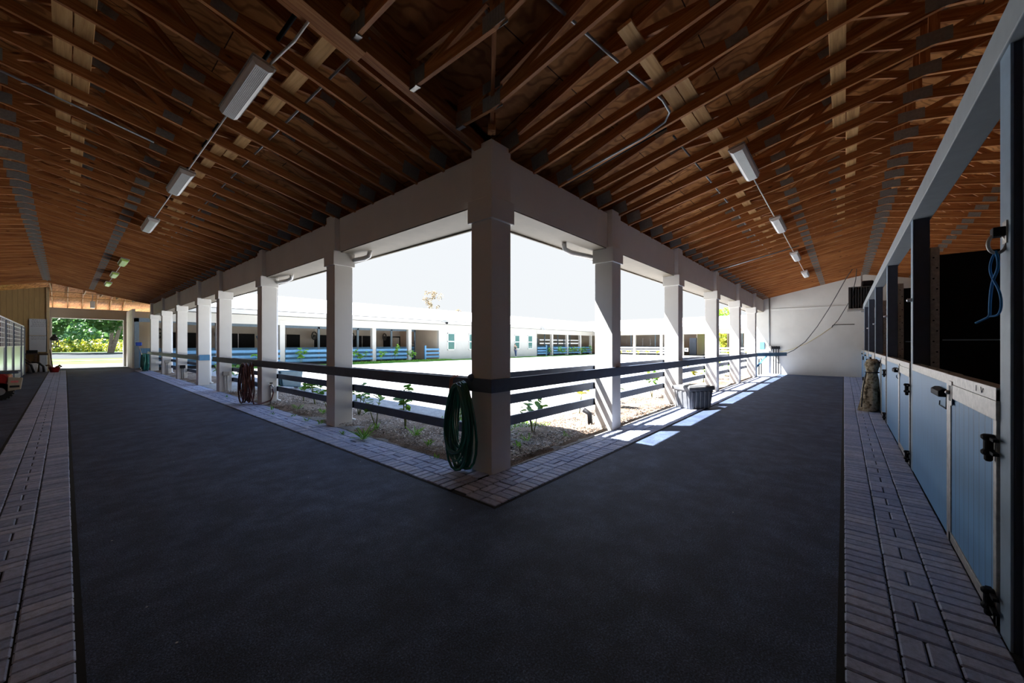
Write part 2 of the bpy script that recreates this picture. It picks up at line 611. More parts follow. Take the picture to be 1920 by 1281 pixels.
bed('mulch_bed', 3.45, 3.31, 5.0, 15.9, 'brown mulch bed behind the left aisle pillars', 1)
bed('mulch_bed', 3.45, 19.7, 5.0, 31.9, 'brown mulch bed beyond the gate gap in the left aisle', 2)
bed('mulch_bed', 5.0, 3.31, 22.6, 4.9, 'sunlit brown mulch bed behind the right aisle pillars', 3)

for nm, (x0, y0, x1, y1), n_, lab in (('mulch_chips', (3.5, 3.4, 4.95, 15.8), 9000, 'loose mulch chips on the bed behind the left pillars'), ('mulch_chips', (4.95, 3.35, 14.0, 4.85), 6500, 'loose mulch chips on the bed behind the right pillars')):
    rr = random.Random(n_)
    mb = MB()
    for q in range(n_):
        x = x0 + (x1 - x0) * rr.random() ** (1.0 if x1 - x0 < 3 else 1.6)
        y = y0 + (y1 - y0) * rr.random() ** (1.6 if y1 - y0 > 3 else 1.0)
        d = Vector((rr.uniform(-1, 1), rr.uniform(-1, 1), rr.uniform(-0.35, 0.35))).normalized() * rr.uniform(0.008, 0.022)
        a = Vector((-d.y, d.x, rr.uniform(-0.01, 0.01))) * rr.uniform(0.3, 0.7)
        p = Vector((x, y, 0.045 + rr.uniform(0.0, 0.022)))
        hgt = Vector((0, 0, 0.006))
        mb.add([p - d - a, p + d - a, p + d + a, p - d + a, p + hgt], [(3, 2, 1, 0), (0, 1, 4), (1, 2, 4), (2, 3, 4), (3, 0, 4)])
    tag(mb.build(nm, 'chips'), lab, 'mulch', None, 'stuff')

# ================================================================== PILLARS
h = PW / 2


def pillar_proto(mat, label, group):
    t = thing('pillar', label, 'pillar', (0, 0, 0), 0, group)
    MB().box(-h, -h, -0.02, h, h, 3.165).build('shaft', mat, t, bevel=0.008)
    MB().box(-h - 0.035, -h - 0.035, 3.16, h + 0.035, h + 0.035, 3.44).build('capital', mat, t, bevel=0.008)
    MB().box(-h, -h, 3.435, h, h, 4.14).build('upper_block', mat, t, bevel=0.008)
    return t


pp = pillar_proto('stucco', 'cream corner pillar where the two aisles meet, green hose hung on it', 'aisle pillars')
pp.location = (X0 + h, Y0 + h, 0)
for k, y in enumerate(LP[1:]):
    dup(pp, (X0 + h, y + h, 0), label='cream pillar on the left aisle, %s after the corner pillar' % nth(k + 1))
for k, x in enumerate(RP[1:]):
    dup(pp, (x + h, Y0 + h, 0), label='cream pillar on the right aisle, %s after the corner pillar' % nth(k + 1))
FPX = [6.7, 10.6, 14.4, 18.15, 21.95]
FPX2 = [46.4, 50.5, 54.4, 57.9]
fp = None
for k, x in enumerate(FPX + FPX2):
    lab = ('white pillar of the far building, %s along the blue fence left of its windows' % nth(k + 1)) if k < 5 else ('small white pillar of the far building, %s to the right of its last window' % nth(k - 4))
    if fp is None:
        fp = pillar_proto('white', lab, 'far building pillars')
        fp.location = (x + h, YF + h, 0)
    else:
        dup(fp, (x + h, YF + h, 0), label=lab)
EPY = [28.5, 24.8, 20.6, 17.6, 12.9, 9.6, 6.2]
for k, y in enumerate(EPY):
    dup(fp, (XE + h, y + h, 0), label='white pillar of the east building across the courtyard, %s from its far corner' % nth(k + 1), group='east building pillars')

# beams (set back from the pillar faces)
bz0, bz1 = 3.43, 4.08
struct('beam_left', MB().box(X0 + 0.1, Y0 + PW - 0.01, bz0, X0 + 0.4, YF + 0.3, bz1), 'stucco', 'cream beam over the left aisle pillars', 'beam')
struct('beam_right', MB().box(X0 + PW - 0.01, Y0 + 0.1, bz0, XW + 0.05, Y0 + 0.4, bz1), 'stucco', 'cream beam over the right aisle pillars', 'beam')
struct('beam_far', MB().box(X0 + PW, YF - 0.02, bz0 - 0.35, 25.75, YF + 0.3, bz1 + 0.05).box(42.8, YF - 0.02, bz0 - 0.35, XE + 0.4, YF + 0.3, bz1 + 0.05), 'white', 'white beam over the far building pillars', 'beam')
struct('beam_east', MB().box(XE - 0.02, 4.2, bz0 - 0.35, XE + 0.3, YF, bz1 + 0.05), 'white', 'white beam over the east building pillars', 'beam')

# ================================================================== WALLS
def gable(y_a, ridge_y, y_b, ha, hr, hb):
    return [(y_a, -0.3), (y_a, ha), (ridge_y, hr), (y_b, hb), (y_b, -0.3)]


struct('wall_right', MB().prism([(-4.9, -0.3), (-4.9, 4.1), (Y0 - RID, 5.35), (3.9, 4.3), (3.9, -0.3)], 0, XW, XW + 0.25), 'wallr', 'white block end wall of the right aisle', 'wall')
struct('wall_right_ledge', MB().box(XW - 0.025, -4.8, 3.5, XW, 3.66, 3.56), 'wallr', 'thin ledge across the white end wall', 'wall')
struct('wall_stall_back', MB().box(3.3, -5.1, -0.3, XW + 0.2, -4.85, 4.1).box(-5.1, -5.1, -0.3, 3.3, -4.85, 4.1), 'greige', 'back wall behind the right aisle stalls', 'wall')
struct('wall_bay_back', MB().box(-5.1, -5.0, -0.3, -4.85, -0.7, 4.1).box(-5.1, -0.7, -0.3, -4.85, 40.4, 4.1), 'greige', 'outer wall behind the left open bay', 'wall')
struct('wall_doorway', MB().box(-5.1, 40.2, -0.3, -0.6, 40.4, 4.1).box(2.88, 40.2, -0.3, 4.3, 40.4, 4.1).box(-0.6, 40.2, 3.42, 2.88, 40.4, 4.1), 'greige', 'grey beige wall around the open doorway at the far end', 'wall')
struct('trim_doorway', MB().box(2.8, 40.14, -0.1, 2.92, 40.46, 3.5).box(-0.64, 40.14, 3.4, 2.92, 40.46, 3.46).box(-0.66, 40.14, 0, -0.58, 40.46, 3.42), 'white', 'white trim around the far doorway', 'trim')
struct('wall_tan', MB().prism([(-4.9, -0.1), (-4.9, 4.08), (-0.68, 5.08), (-0.68, -0.1)], 1, 36.3, 36.45), 'tan', 'tan board wall at the end of the left open bay', 'wall')
struct('trim_tan', MB().box(-0.74, 36.24, 0, -0.62, 36.5, 5.06), 'tantrim', 'tan corner trim beside the passage', 'trim')
struct('wall_passage', MB().box(2.95, 36.3, -0.1, 3.1, 40.2, 4.0), 'greige', 'grey beige wall beside the far passage', 'wall')
struct('wall_passage_left', MB().box(-0.82, 36.45, -0.1, -0.7, 40.2, 4.0), 'beige', 'beige wall on the near side of the far passage', 'wall')
struct('wall_far', MB().box(25.7, YF + 0.02, -0.3, 42.8, YF + 0.3, bz1), 'white', 'white wall with windows in the middle of the far building', 'wall')
struct('wall_far_back', MB().box(4.3, 39.6, -0.3, 25.7, 39.8, 4.1), 'greige', 'beige back wall of the far stalls', 'wall')
struct('wall_far_side', MB().box(25.7, YF + 0.3, -0.3, 25.9, 40.0, 4.1).box(42.6, YF + 0.3, -0.3, 42.8, 40.0, 4.1), 'beige', 'side wall of the far middle rooms', 'wall')
struct('wall_far_right', MB().box(42.8, 39.8, -0.3, 53.5, 40.0, 4.1).box(53.5, 39.8, -0.3, XE + 9, 40.0, 1.7).box(53.5, 39.8, 1.95, XE + 9, 40.0, 2.3).box(53.5, 39.8, 2.5, XE + 9, 40.0, 4.1), 'greige', 'back wall of the right far stalls', 'wall')
struct('wall_east_back', MB().box(XE + 8.2, 16.7, -0.3, XE + 8.4, 40, 4.1).box(XE + 8.2, -5, -0.3, XE + 8.4, 12.9, 4.1).box(XE + 8.2, 12.9, 3.45, XE + 8.4, 16.7, 4.1), 'greige', 'back wall of the east building', 'wall')
struct('wall_east_passage', MB().box(XE + 4.3, 16.85, -0.1, XE + 8.2, 17.0, 4.0).box(XE + 4.3, 12.7, -0.1, XE + 8.2, 12.85, 4.0), 'beige', 'beige walls of the east building passage', 'wall')

# windows of the far wall
for k, xx in enumerate((26.85, 29.95, 38.0, 40.75)):
    o = MB()
    y = YF + 0.02
    w, z0, z1 = 1.05, 1.0, 2.85
    for a in ((0, z0, 0.09, z1), (w - 0.09, z0, w, z1), (0, z0, w, z0 + 0.09), (0, z1 - 0.09, w, z1), (0, 1.88, w, 1.99)):
        o.box(xx + a[0], y - 0.05, a[1], xx + a[2], y + 0.02, a[3])
    fr = o.build('window_%d' % (k + 1), 'whitep')
    fr['kind'] = 'structure'
    fr['label'] = 'white framed sash window, %s from the left in the far white wall' % nth(k + 1)
    fr['category'] = 'window'
    MB().box(xx + 0.08, y - 0.02, z0 + 0.08, xx + w - 0.08, y - 0.005, z1 - 0.08).build('glass_pane', 'glass', fr)

# ================================================================== ROOF DECKS (plywood underside, white metal outside)
def slab(name, pts, mat, th, label, cat, z_off=0.0):
    n = len(pts)
    vs = [(x, y, z + z_off) for x, y, z in pts] + [(x, y, z + z_off + th) for x, y, z in pts]
    fs = [tuple(range(n - 1, -1, -1)), tuple(range(n, 2 * n))] + [(k, (k + 1) % n, n + (k + 1) % n, n + k) for k in range(n)]
    return struct(name, MB().add(vs, fs), mat, label, cat)


OH = 0.89
xe_, ye_ = X0 + OH, Y0 + OH
xr, yr = X0 - RID, Y0 - RID
yfr = YF + 0.36 + RID
ze, zr = top(-OH), top(RID)
xo, yo = xr - (RID + OH), yr - (RID + OH)
yfe, yfo = YF + 0.36 - OH, yfr + RID + OH
XEND = XW + 0.5
XFE = XE + RID
A = [(xe_, ye_, ze), (xe_, yfe, ze), (xr, yfr, zr), (xr, yr, zr)]
B = [(xe_, ye_, ze), (xr, yr, zr), (XEND, yr, zr), (XEND, ye_, ze)]
Cc = [(xe_, yfe, ze), (XE - OH, yfe, ze), (XFE, yfr, zr), (xr, yfr, zr)]
D = [(xr, yr, zr), (xr, yfr, zr), (xo, yfo, ze), (xo, yo, ze)]
E_ = [(xr, yr, zr), (xo, yo, ze), (XEND, yo, ze), (XEND, yr, zr)]
F_ = [(xr, yfr, zr), (XFE, yfr, zr), (XFE + RID + OH, yfo, ze), (xo, yfo, ze)]
G_ = [(XE - OH, 2.0, ze), (XFE, 2.0, zr), (XFE, yfr, zr), (XE - OH, yfe, ze)]
H_ = [(XFE, 2.0, zr), (XFE + RID + OH, 2.0, ze), (XFE + RID + OH, yfo, ze), (XFE, yfr, zr)]
for nm, pts in (('left_inner', A), ('right_inner', B), ('far_inner', Cc), ('left_outer', D), ('right_outer', E_), ('far_outer', F_), ('east_inner', G_), ('east_outer', H_)):
    lab = nm.replace('_', ' ')
    slab('ceiling_' + nm, pts, 'ply', 0.02, 'brown plywood roof deck, %s slope' % lab, 'roof deck')
    slab('roof_' + nm, pts, 'roof', 0.03, 'white metal roof, %s slope' % lab, 'roof', 0.022)

struct('trim_4', MB().box(X0 + 0.105, Y0 + PW, 3.412, X0 + 0.395, YF, 3.431).box(X0 + PW, Y0 + 0.105, 3.412, XW, Y0 + 0.395, 3.431), 'soffit', 'tan board under the aisle beams', 'trim')
# fascia and gutters along the court eaves
struct('trim_1', MB().box(xe_ - 0.03, ye_, ze - 0.62, xe_ + 0.0, yfe, ze + 0.03).box(xe_, ye_ - 0.03, ze - 0.62, XEND, ye_, ze + 0.03).box(X0 + 0.4, Y0 + 0.4, 3.47, xe_, yfe, 3.5).box(X0 + 0.4, Y0 + 0.4, 3.47, XEND, ye_, 3.5), 'soffit', 'tan fascia and soffit along the court eaves', 'fascia')
struct('trim_2', MB().box(xe_, yfe, ze - 0.35, XE - OH, yfe + 0.04, ze + 0.04).box(xe_, yfe, ze - 0.35, XE - OH, YF + 0.02, ze - 0.32), 'white', 'white fascia of the far building', 'fascia')
struct('trim_3', MB().box(XE - OH, 2.0, ze - 0.35, XE - OH + 0.04, yfe, ze + 0.04), 'white', 'white fascia of the east building', 'fascia')

# ================================================================== TRUSSES
MC = {}


def member(parent, name, s0, z0, s1, z1, d, th, side=0, mat='truss', up=True, yoff=0.0):
    """timber from (s0,z0) to (s1,z1) in the truss plane, depth d above the line (up) or below it"""
    L = math.hypot(s1 - s0, z1 - z0)
    key = (round(L, 3), d, th, up, mat)
    if key not in MC:
        zz = (0, d) if up is True else ((-d, 0) if up is False else (-d / 2, d / 2))
        MC[key] = MB().box(0, -th / 2, zz[0], L, th / 2, zz[1]).mesh(name, mat)
    o = link(name, MC[key], parent)
    o.location = (s0, yoff, z0)
    o.rotation_euler = (0, -math.atan2(z1 - z0, s1 - s0), 0)
    return o


def plate(parent, s, z, w, hh, ang=0.0):
    key = ('plate', w, hh)
    if key not in MC:
        mb = MB()
        n = 8
        for sd in (-1, 1):
            for k in range(n):
                a = -w / 2 + w * k / n
                mb.box(a, sd * 0.0195, -hh / 2, a + w / n * 0.86, sd * 0.0225, hh / 2)
            mb.box(-w / 2, sd * 0.019, -hh / 2, w / 2, sd * 0.0205, hh / 2)
        MC[key] = mb.mesh('gusset_plate', 'plate')
    o = link('gusset_plate', MC[key], parent)
    o.location = (s, 0, z)
    o.rotation_euler = (0, -ang, 0)
    return o


AB, AT = math.atan(0.215), math.atan(0.333)
R2 = 2 * RID


def truss_proto(label, group):
    t = thing('roof_truss', label, 'truss', (0, 0, 0), 0, group)
    th = 0.04
    d = 0.115
    member(t, 'bottom_chord', -0.38, bot(-0.38), RID, bot(RID), d, th)
    member(t, 'bottom_chord', RID, bot(RID), R2 + 0.38, bot(-0.38), d, th)
    member(t, 'top_chord', -OH + 0.05, top(-OH + 0.05), RID, top(RID), 0.13, th, up=False)
    member(t, 'top_chord', RID, top(RID), R2 + OH - 0.05, top(-OH + 0.05), 0.13, th, up=False)
    def f(s):
        return s if s <= RID else R2 - s
    def web(sb, st, w=0.085):
        member(t, 'web', sb, bot(f(sb)) + 0.06, st, top(f(st)) - 0.07, w, 0.038, up=None)
    for mir in (False, True):
        q = (lambda s: R2 - s) if mir else (lambda s: s)
        web(q(2.46), q(1.25))
        web(q(2.46), q(3.12))
        web(q(RID - 0.06), q(3.12))
    member(t, 'king_post', RID, bot(RID), RID, top(RID) - 0.1, 0.09, 0.038, up=None)
    plate(t, 2.46, bot(2.46) + 0.065, 0.2, 0.105, AB)
    plate(t, R2 - 2.46, bot(2.46) + 0.065, 0.2, 0.105, -AB)
    plate(t, RID, bot(RID) + 0.07, 0.28, 0.15)
    plate(t, 0.02, bot(0) + 0.14, 0.28, 0.2, AB)
    plate(t, 3.12, top(3.12) - 0.075, 0.2, 0.1, AT)
    plate(t, 1.25, top(1.25) - 0.075, 0.18, 0.1, AT)
    return t


TP = None
NL = 44
for k in range(NL):
    y = 3.66 + 0.64 * k
    if y > YF - 0.4:
        break
    lab = 'brown timber roof truss over the left aisle, %s from the corner girder' % nth(k + 1)
    if TP is None:
        TP = truss_proto(lab, 'roof trusses over the left aisle')
        TP.location = (X0, y, 0)
        TP.rotation_euler = (0, 0, PI)
    else:
        dup(TP, (X0, y, 0), PI, lab)
for k in range(40):
    x = 3.75 + 0.64 * k
    if x > XW - 0.1:
        break
    dup(TP, (x, Y0, 0), -PI / 2, 'brown timber roof truss over the right aisle, %s from the corner pillar' % nth(k + 1), 'roof trusses over the right aisle')


def girder(name, label, rz, loc, plies=3):
    g_ = thing(name, label, 'girder truss', loc, rz)
    for p in range(plies):
        yo_ = (p - (plies - 1) / 2) * 0.04
        member(g_, 'bottom_chord', -0.3, bot(-0.3) + 0.0, RID, bot(RID), 0.235, 0.0385, yoff=yo_)
        member(g_, 'bottom_chord', RID, bot(RID), R2 + 0.3, bot(-0.3), 0.235, 0.0385, yoff=yo_)
        member(g_, 'top_chord', -OH + 0.05, top(-OH + 0.05), RID, top(RID), 0.14, 0.0385, up=False, yoff=yo_)
        member(g_, 'top_chord', RID, top(RID), R2 + OH - 0.05, top(-OH + 0.05), 0.14, 0.0385, up=False, yoff=yo_)
    for sb, st in ((1.25, 1.25), (1.25, 2.3), (2.5, 2.5), (2.5, 3.4), (RID, RID)):
        member(g_, 'web', sb, bot(sb) + 0.1, st, top(st) - 0.1, 0.085, 0.038, up=None)
        plate(g_, sb, bot(sb) + 0.18, 0.22, 0.2, AB)
    member(g_, 'splice_board', 1.55, bot(1.55) - 0.04, 2.25, bot(2.25) - 0.04, 0.038, 0.16)
    return g_


girder('girder_truss', 'three ply timber girder running up from the corner pillar', PI, (X0, Y0 + 0.24, 0))
girder('girder_truss', 'timber girder at the far end of the left aisle trusses', PI, (X0, YF + 0.1, 0), 2)


def corner_truss(c, label, far=False):
    """truss hung from the girder: flat until the valley line, then rising to the ridge"""
    off = 0.0 if far else 0.16
    if not far:
        t = thing('corner_truss', label, 'truss', (X0 - c, Y0 + off, 0), -PI / 2, 'corner trusses hung from the girder')
    else:
        t = thing('corner_truss', label, 'truss', (X0 - c, YF + 0.32, 0), PI / 2, 'far corner trusses')
    th, d = 0.04, 0.115
    B, T = bot(c), top(c)
    e, pk = c + off, RID + off
    mt = 'brace' if far else 'truss'  # far bottom chords get pale wood so the framing looks lit
    member(t, 'bottom_chord', 0, B, e, B, d, th, mat=mt)
    member(t, 'top_chord', 0, T, e, T, 0.13, th, up=False)
    if RID - c > 0.15:
        member(t, 'bottom_chord', e, B, pk, bot(RID), d, th, mat=mt)
        member(t, 'top_chord', e, T, pk, top(RID), 0.13, th, up=False)
    if far:
        member(t, 'bottom_chord', RID, bot(RID), R2 - 0.15, bot(0), d, th, mat=mt)
        member(t, 'top_chord', RID, top(RID), R2 + 0.6, top(-0.6), 0.13, th, up=False)
    member(t, 'web', 0.03, B + 0.05, 0.03, T - 0.06, 0.085, 0.038, up=None)
    member(t, 'web', e, B + 0.05, e, T - 0.06, 0.085, 0.038, up=None)
    if e > 0.5:
        member(t, 'web', 0.1, B + 0.08, e - 0.1, T - 0.1, 0.085, 0.038, up=None)
    m = (c + RID) / 2
    if RID - c > 0.5:
        member(t, 'web', e + 0.06, B + 0.08, m + off, top(m) - 0.1, 0.085, 0.038, up=None)
        member(t, 'web', m + off + 0.1, bot(m) + 0.08, m + off, top(m) - 0.1, 0.085, 0.038, up=None)
    member(t, 'king_post', pk, bot(RID), pk, top(RID) - 0.1, 0.09, 0.038, up=None)
    plate(t, e, B + 0.08, 0.26, 0.15)
    plate(t, e, T - 0.07, 0.26, 0.12)
    plate(t, 0.13, B + 0.085, 0.18, 0.16)
    plate(t, pk, bot(RID) + 0.075, 0.34, 0.19)
    if not far:
        hb = MB()
        hb.box(-0.03, -0.03, B - 0.012, 0.09, 0.03, B - 0.002)
        hb.box(-0.03, -0.03, B - 0.012, 0.07, -0.022, B + 0.17)
        hb.box(-0.03, 0.022, B - 0.012, 0.07, 0.03, B + 0.17)
        hb.build('joist_hanger', 'galv', t)
    return t


for k in range(6):
    corner_truss(0.38 + 0.64 * k, 'corner truss hung from the three ply girder, %s from the corner pillar' % nth(k + 1))
for k in range(1, 7):
    corner_truss(0.66 * k, 'truss over the far doorway passage, %s from the courtyard side' % nth(k), True)
for k, (y, zz) in enumerate(((YF + 2.6, 4.63), (YF + 5.6, 4.56))):
    tag(MB().box(-0.6, y, zz + 0.05, 3.4, y + 0.09, zz + 0.09).build('bracing_board', 'brace'), ('nearer' if k == 0 else 'farther') + ' pale board lying across the trusses above the far passage', 'board', 'passage bracing boards')

# valley board from the corner pillar up the diagonal
vb = thing('valley_board', 'diagonal valley timber rising behind the top of the corner pillar', 'timber', (X0 - 0.05, Y0 - 0.05, 0), -3 * PI / 4)
member(vb, 'board', 0.0, bot(0) + 0.1, 2.6, top(2.6 / 1.414) - 0.2, 0.16, 0.04)
member(vb, 'post', 0.06, 4.14, 0.06, top(0) - 0.02, 0.12, 0.09, up=None)

# lateral bracing boards lying on the bottom chords
def brace_run(along, dist, segs, label0):
    for k, (a, b, off) in enumerate(segs):
        s = (X0 if along == 1 else Y0) - dist - off
        z = bot(dist + off) + 0.125
        lab = label0 % nth(k + 1)
        L = b - a
        mb = MB().box(0, -0.07, -0.003, L, 0.07, 0.035)
        o = mb.build('bracing_board', 'brace')
        o.location = (s, a, z) if along == 1 else (a, s, z)
        tilt = AB if along == 1 else -AB
        o.rotation_euler = (-AB, 0, PI / 2) if along == 1 else (-AB, 0, 0)
        if along == 1:
            o.rotation_euler = (AB, 0, PI / 2)
        tag(o, lab, 'board', 'bracing boards on the trusses')


brace_run(1, 3.28, [(3.5, 7.9, 0), (5.3, 9.3, 0.15), (8.6, 13.0, 0)], 'pale bracing board across the left aisle trusses near the ridge, %s from the corner')
brace_run(1, 1.72, [(3.3, 7.4, 0), (7.0, 11.6, 0.15), (11.2, 14.5, 0)], 'pale bracing board across the left aisle trusses beside the lights, %s from the corner')
brace_run(0, 3.22, [(3.6, 7.9, 0), (7.2, 10.4, 0.15), (10.3, 13.9, 0)], 'pale bracing board across the right aisle trusses near the ridge, %s from the corner')
brace_run(0, 1.72, [(3.4, 5.9, 0), (4.3, 8.6, 0.15), (8.3, 13.5, 0)], 'pale bracing board across the right aisle trusses beside the lights, %s from the corner')

# ================================================================== LIGHTS + CONDUIT
def light_proto(lens, label, group):
    t = thing('ceiling_light', label, 'light', (0, 0, 0), 0, group)
    # local x along the fixture, hangs below z=0
    MB().box(-0.62, -0.105, -0.035, 0.62, 0.105, 0.0).build('housing', 'whitep', t, bevel=0.008)
    mb = MB()
    prof = [(-0.1, -0.032), (0.1, -0.032), (0.094, -0.085), (0.06, -0.115), (-0.06, -0.115), (-0.094, -0.085)]
    mb.prism(prof, 0, -0.635, 0.635)
    for k in range(9):
        yy = -0.056 + 0.014 * k
        mb.box(-0.6, yy - 0.0025, -0.1185, 0.6, yy + 0.0025, -0.114)
    mb.build('lens', lens, t, bevel=0.012)
    MB().box(-0.645, -0.112, -0.045, 0.645, 0.112, -0.03).build('rim', 'galv', t)
    return t


dL = X0 - 1.33
zl = bot(dL) - 0.005
lts = [5.1, 8.85, 12.55, 18.96, 22.7, 26.3]
lp_ = light_proto('lens', 'white strip light over the left aisle, nearest the corner', 'strip lights')
lp_.location = (1.33, lts[0], zl)
lp_.rotation_euler = (-AB * 0, AB, PI / 2)
def place_light(o, along, pos, lab):
    if lab:
        o['label'] = lab
    if along == 1:
        o.matrix_world = Matrix.Translation((1.33, pos, zl)) @ Matrix.Rotation(AB, 4, 'Y') @ Matrix.Rotation(PI / 2, 4, 'Z')
    else:
        o.matrix_world = Matrix.Translation((pos, Y0 - dL, zl)) @ Matrix.Rotation(-AB, 4, 'X')
place_light(lp_, 1, lts[0], None)
for k, y in enumerate(lts[1:]):
    if k < 2:
        o = copy_tree(lp_)
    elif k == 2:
        o = lg_ = light_proto('lens_refl', '', 'strip lights with painted green reflections')
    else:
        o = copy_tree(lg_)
    place_light(o, 1, y, ('white strip light over the left aisle, %s from the corner' % nth(k + 2)) if k < 2 else ('small strip light with painted green reflection far down the left aisle, %s of its kind' % nth(k - 1)))
for k, x in enumerate((7.0, 11.1, 15.45, 19.6)):
    o = copy_tree(lp_)
    place_light(o, 0, x, 'white strip light over the right aisle, %s from the corner' % nth(k + 1))
# passage light beyond the last truss
ph_ = thing('pendant_light', 'white hanging light above the far doorway passage', 'light', (1.2, 38.2, 0), 0)
MB().box(-0.11, -0.3, 4.05, 0.11, 0.3, 4.5).build('shade', 'lens', ph_, bevel=0.02)
MB().cyl((0, 0, 4.5), (0, 0, 4.95), 0.02, 6).build('rod', 'pvc', ph_)


def pipe(name, path, r, mat, label, cat='conduit', group=None, n=8):
    o = MB().tube(path, r, n).build(name, mat, None, True)
    return tag(o, label, cat, group)


zc = zl - 0.02
pipe('light_conduit', [(1.33, 5.75, zc), (1.33, 8.2, zc)], 0.011, 'pvc', 'thin white conduit between the first and second left aisle lights', group='light conduits')
pipe('light_conduit', [(1.33, 9.5, zc), (1.33, 11.9, zc)], 0.011, 'pvc', 'thin white conduit between the second and third left aisle lights', group='light conduits')
pipe('light_conduit', [(1.33, 19.6, zc), (1.33, 22.05, zc)], 0.011, 'pvc', 'thin conduit between the nearer two lights with green reflections', group='light conduits')
pipe('light_conduit', [(1.33, 23.3, zc), (1.33, 25.65, zc)], 0.011, 'pvc', 'thin conduit between the farther two lights with green reflections', group='light conduits')
pipe('light_conduit', [(1.38, 4.47, zc), (1.42, 3.95, zc - 0.01), (1.42, 3.62, zc + 0.0), (1.38, 3.5, zc + 0.05), (1.25, 3.42, zc + 0.1), (0.95, 3.4, zc + 0.15), (0.2, 3.4, zc + 0.3)], 0.013, 'pvc', 'bent conduit above the nearest left light running up along the girder', group='light conduits')
yr_ = Y0 - dL
pipe('light_conduit', [(7.65, yr_, zc), (10.45, yr_, zc)], 0.011, 'pvc', 'thin white conduit between the first and second right aisle lights', group='light conduits')
pipe('light_conduit', [(11.75, yr_, zc), (14.8, yr_, zc)], 0.011, 'pvc', 'thin white conduit between the second and third right aisle lights', group='light conduits')
pipe('light_conduit', [(16.1, yr_, zc), (18.95, yr_, zc)], 0.011, 'pvc', 'thin white conduit between the third and fourth right aisle lights', group='light conduits')
# grey conduits above the bottom chords
z1 = bot(1.55) + 0.14
pipe('steel_conduit', [(X0 - 1.5, 3.45, z1), (X0 - 1.5, 16.5, z1)], 0.014, 'conduit', 'grey conduit beside the bracing board over the left aisle')
pipe('water_pipe', [(X0 - 2.02, 3.4, bot(2.02) + 0.15), (X0 - 2.02, 11.0, bot(2.02) + 0.15)], 0.022, 'iron', 'black pipe beside the bracing board over the left aisle', 'pipe')
pipe('steel_conduit', [(5.6, Y0 - 1.45, z1), (18.0, Y0 - 1.45, z1)], 0.014, 'conduit', 'grey conduit beside the bracing board over the right aisle')
zb = bot(1.5) + 0.1
pipe('steel_conduit', [(2.25, 2.15, 4.6), (2.6, 2.0, 4.66), (3.0, 1.95, 4.66), (3.6, 1.85, 4.62), (4.2, 1.72, 4.56), (4.6, 1.62, 4.50), (4.85, 1.62, 4.47), (4.97, 1.72, 4.44), (5.0, 2.0, 4.36), (5.0, 3.2, 4.12)], 0.016, 'conduit', 'long grey conduit curving over the corner and down to the right beam')
pipe('steel_conduit', [(2.6, 2.5, 4.62), (2.2, 2.35, 4.7), (1.7, 2.4, 4.72), (1.2, 2.55, 4.72)], 0.016, 'conduit', 'grey conduit curving left over the corner trusses')
pipe('water_pipe', [(5.1, 1.75, 4.44), (5.1, 3.3, 4.12)], 0.026, 'iron', 'black pipe running down to the right beam beside a conduit', 'pipe')
pipe('steel_conduit', [(0.9, 8.1, bot(2.5) + 0.13), (-0.6, 8.0, bot(4) + 0.12), (-0.9, 7.95, bot(4) + 0.12)], 0.016, 'conduit', 'grey conduit crossing near the ridge over the left aisle')
pipe('steel_conduit', [(14.2, 1.0, 4.54), (14.2, 3.3, 4.06)], 0.02, 'conduit', 'grey conduit across the right aisle roof far down')

# ================================================================== RAILS AND FENCES
rz0, rz1 = 1.02, 1.185
tr = thing('top_rail', 'dark slate top rail wrapped around the corner pillar and both aisles', 'rail', (0, 0, 0))
MB().box(3.365, 3.225, rz0, X0, 16.75, rz1).build('rail_board', 'slate', tr, bevel=0.005)
MB().box(X0, 3.225, rz0, 22.35, Y0, rz1).build('rail_board', 'slate', tr, bevel=0.005)
tag(MB().box(3.365, 18.95, rz0 - 0.02, X0, 33.0, rz1 - 0.02).build('top_rail', 'slate', None, bevel=0.005), 'dark slate top rail beyond the gate gap in the left aisle', 'rail')


def fence_bay(a, b, axis, fixed, label, group, mat, zs=((1.07, 1.21), (0.75, 0.885), (0.44, 0.575)), th=0.04):
    t = thing('rail_fence', label, 'fence', (0, 0, 0), 0, group)
    for z0, z1_ in zs:
        mb = MB()
        if axis == 0:
            mb.box(a, fixed, z0, b, fixed + th, z1_)
        else:
            mb.box(fixed, a, z0, fixed + th, b, z1_)
        mb.build('fence_board', mat, t, bevel=0.004)
    if mat == 'slate':
        for e in (a + 0.03, b - 0.04):
            for z0, z1_ in zs:
                mb = MB()
                if axis == 0:
                    mb.box(e - 0.022, fixed - 0.03, z0 + 0.01, e + 0.022, fixed, z1_ - 0.01)
                else:
                    mb.box(fixed - 0.03, e - 0.022, z0 + 0.01, fixed, e + 0.022, z1_ - 0.01)
                mb.build('bracket', 'iron', t)
    return t


zsL = ((1.02, 1.15), (0.675, 0.81), (0.33, 0.47))
for k in range(7):
    if k == 3:
        continue
    fence_bay(LP[k] + PW - 0.05, LP[k + 1] + 0.06, 1, X0 + PW + 0.03, 'dark three board fence behind the left aisle pillars, %s bay from the corner' % nth(k + 1), 'court fences of the left aisle', 'slate', zsL)
for k in range(5):
    fence_bay(RP[k] + PW - 0.05, RP[k + 1] + 0.06, 0, Y0 + PW + 0.03, 'dark three board fence behind the right aisle pillars, %s bay from the corner' % nth(k + 1), 'court fences of the right aisle', 'slate')
# gate hinge plates on the gap pillars
for nm, y in (('fourth', 16.05 + PW + 0.004), ('fifth', 19.2 - 0.03)):
    tag(MB().box(X0 + 0.02, y, 0.98, X0 + 0.36, y + 0.026, 1.2).build('gate_plate', 'blue'), 'blue gate plate on the side of the gap pillar, %s pillar on the left' % nm, 'plate')
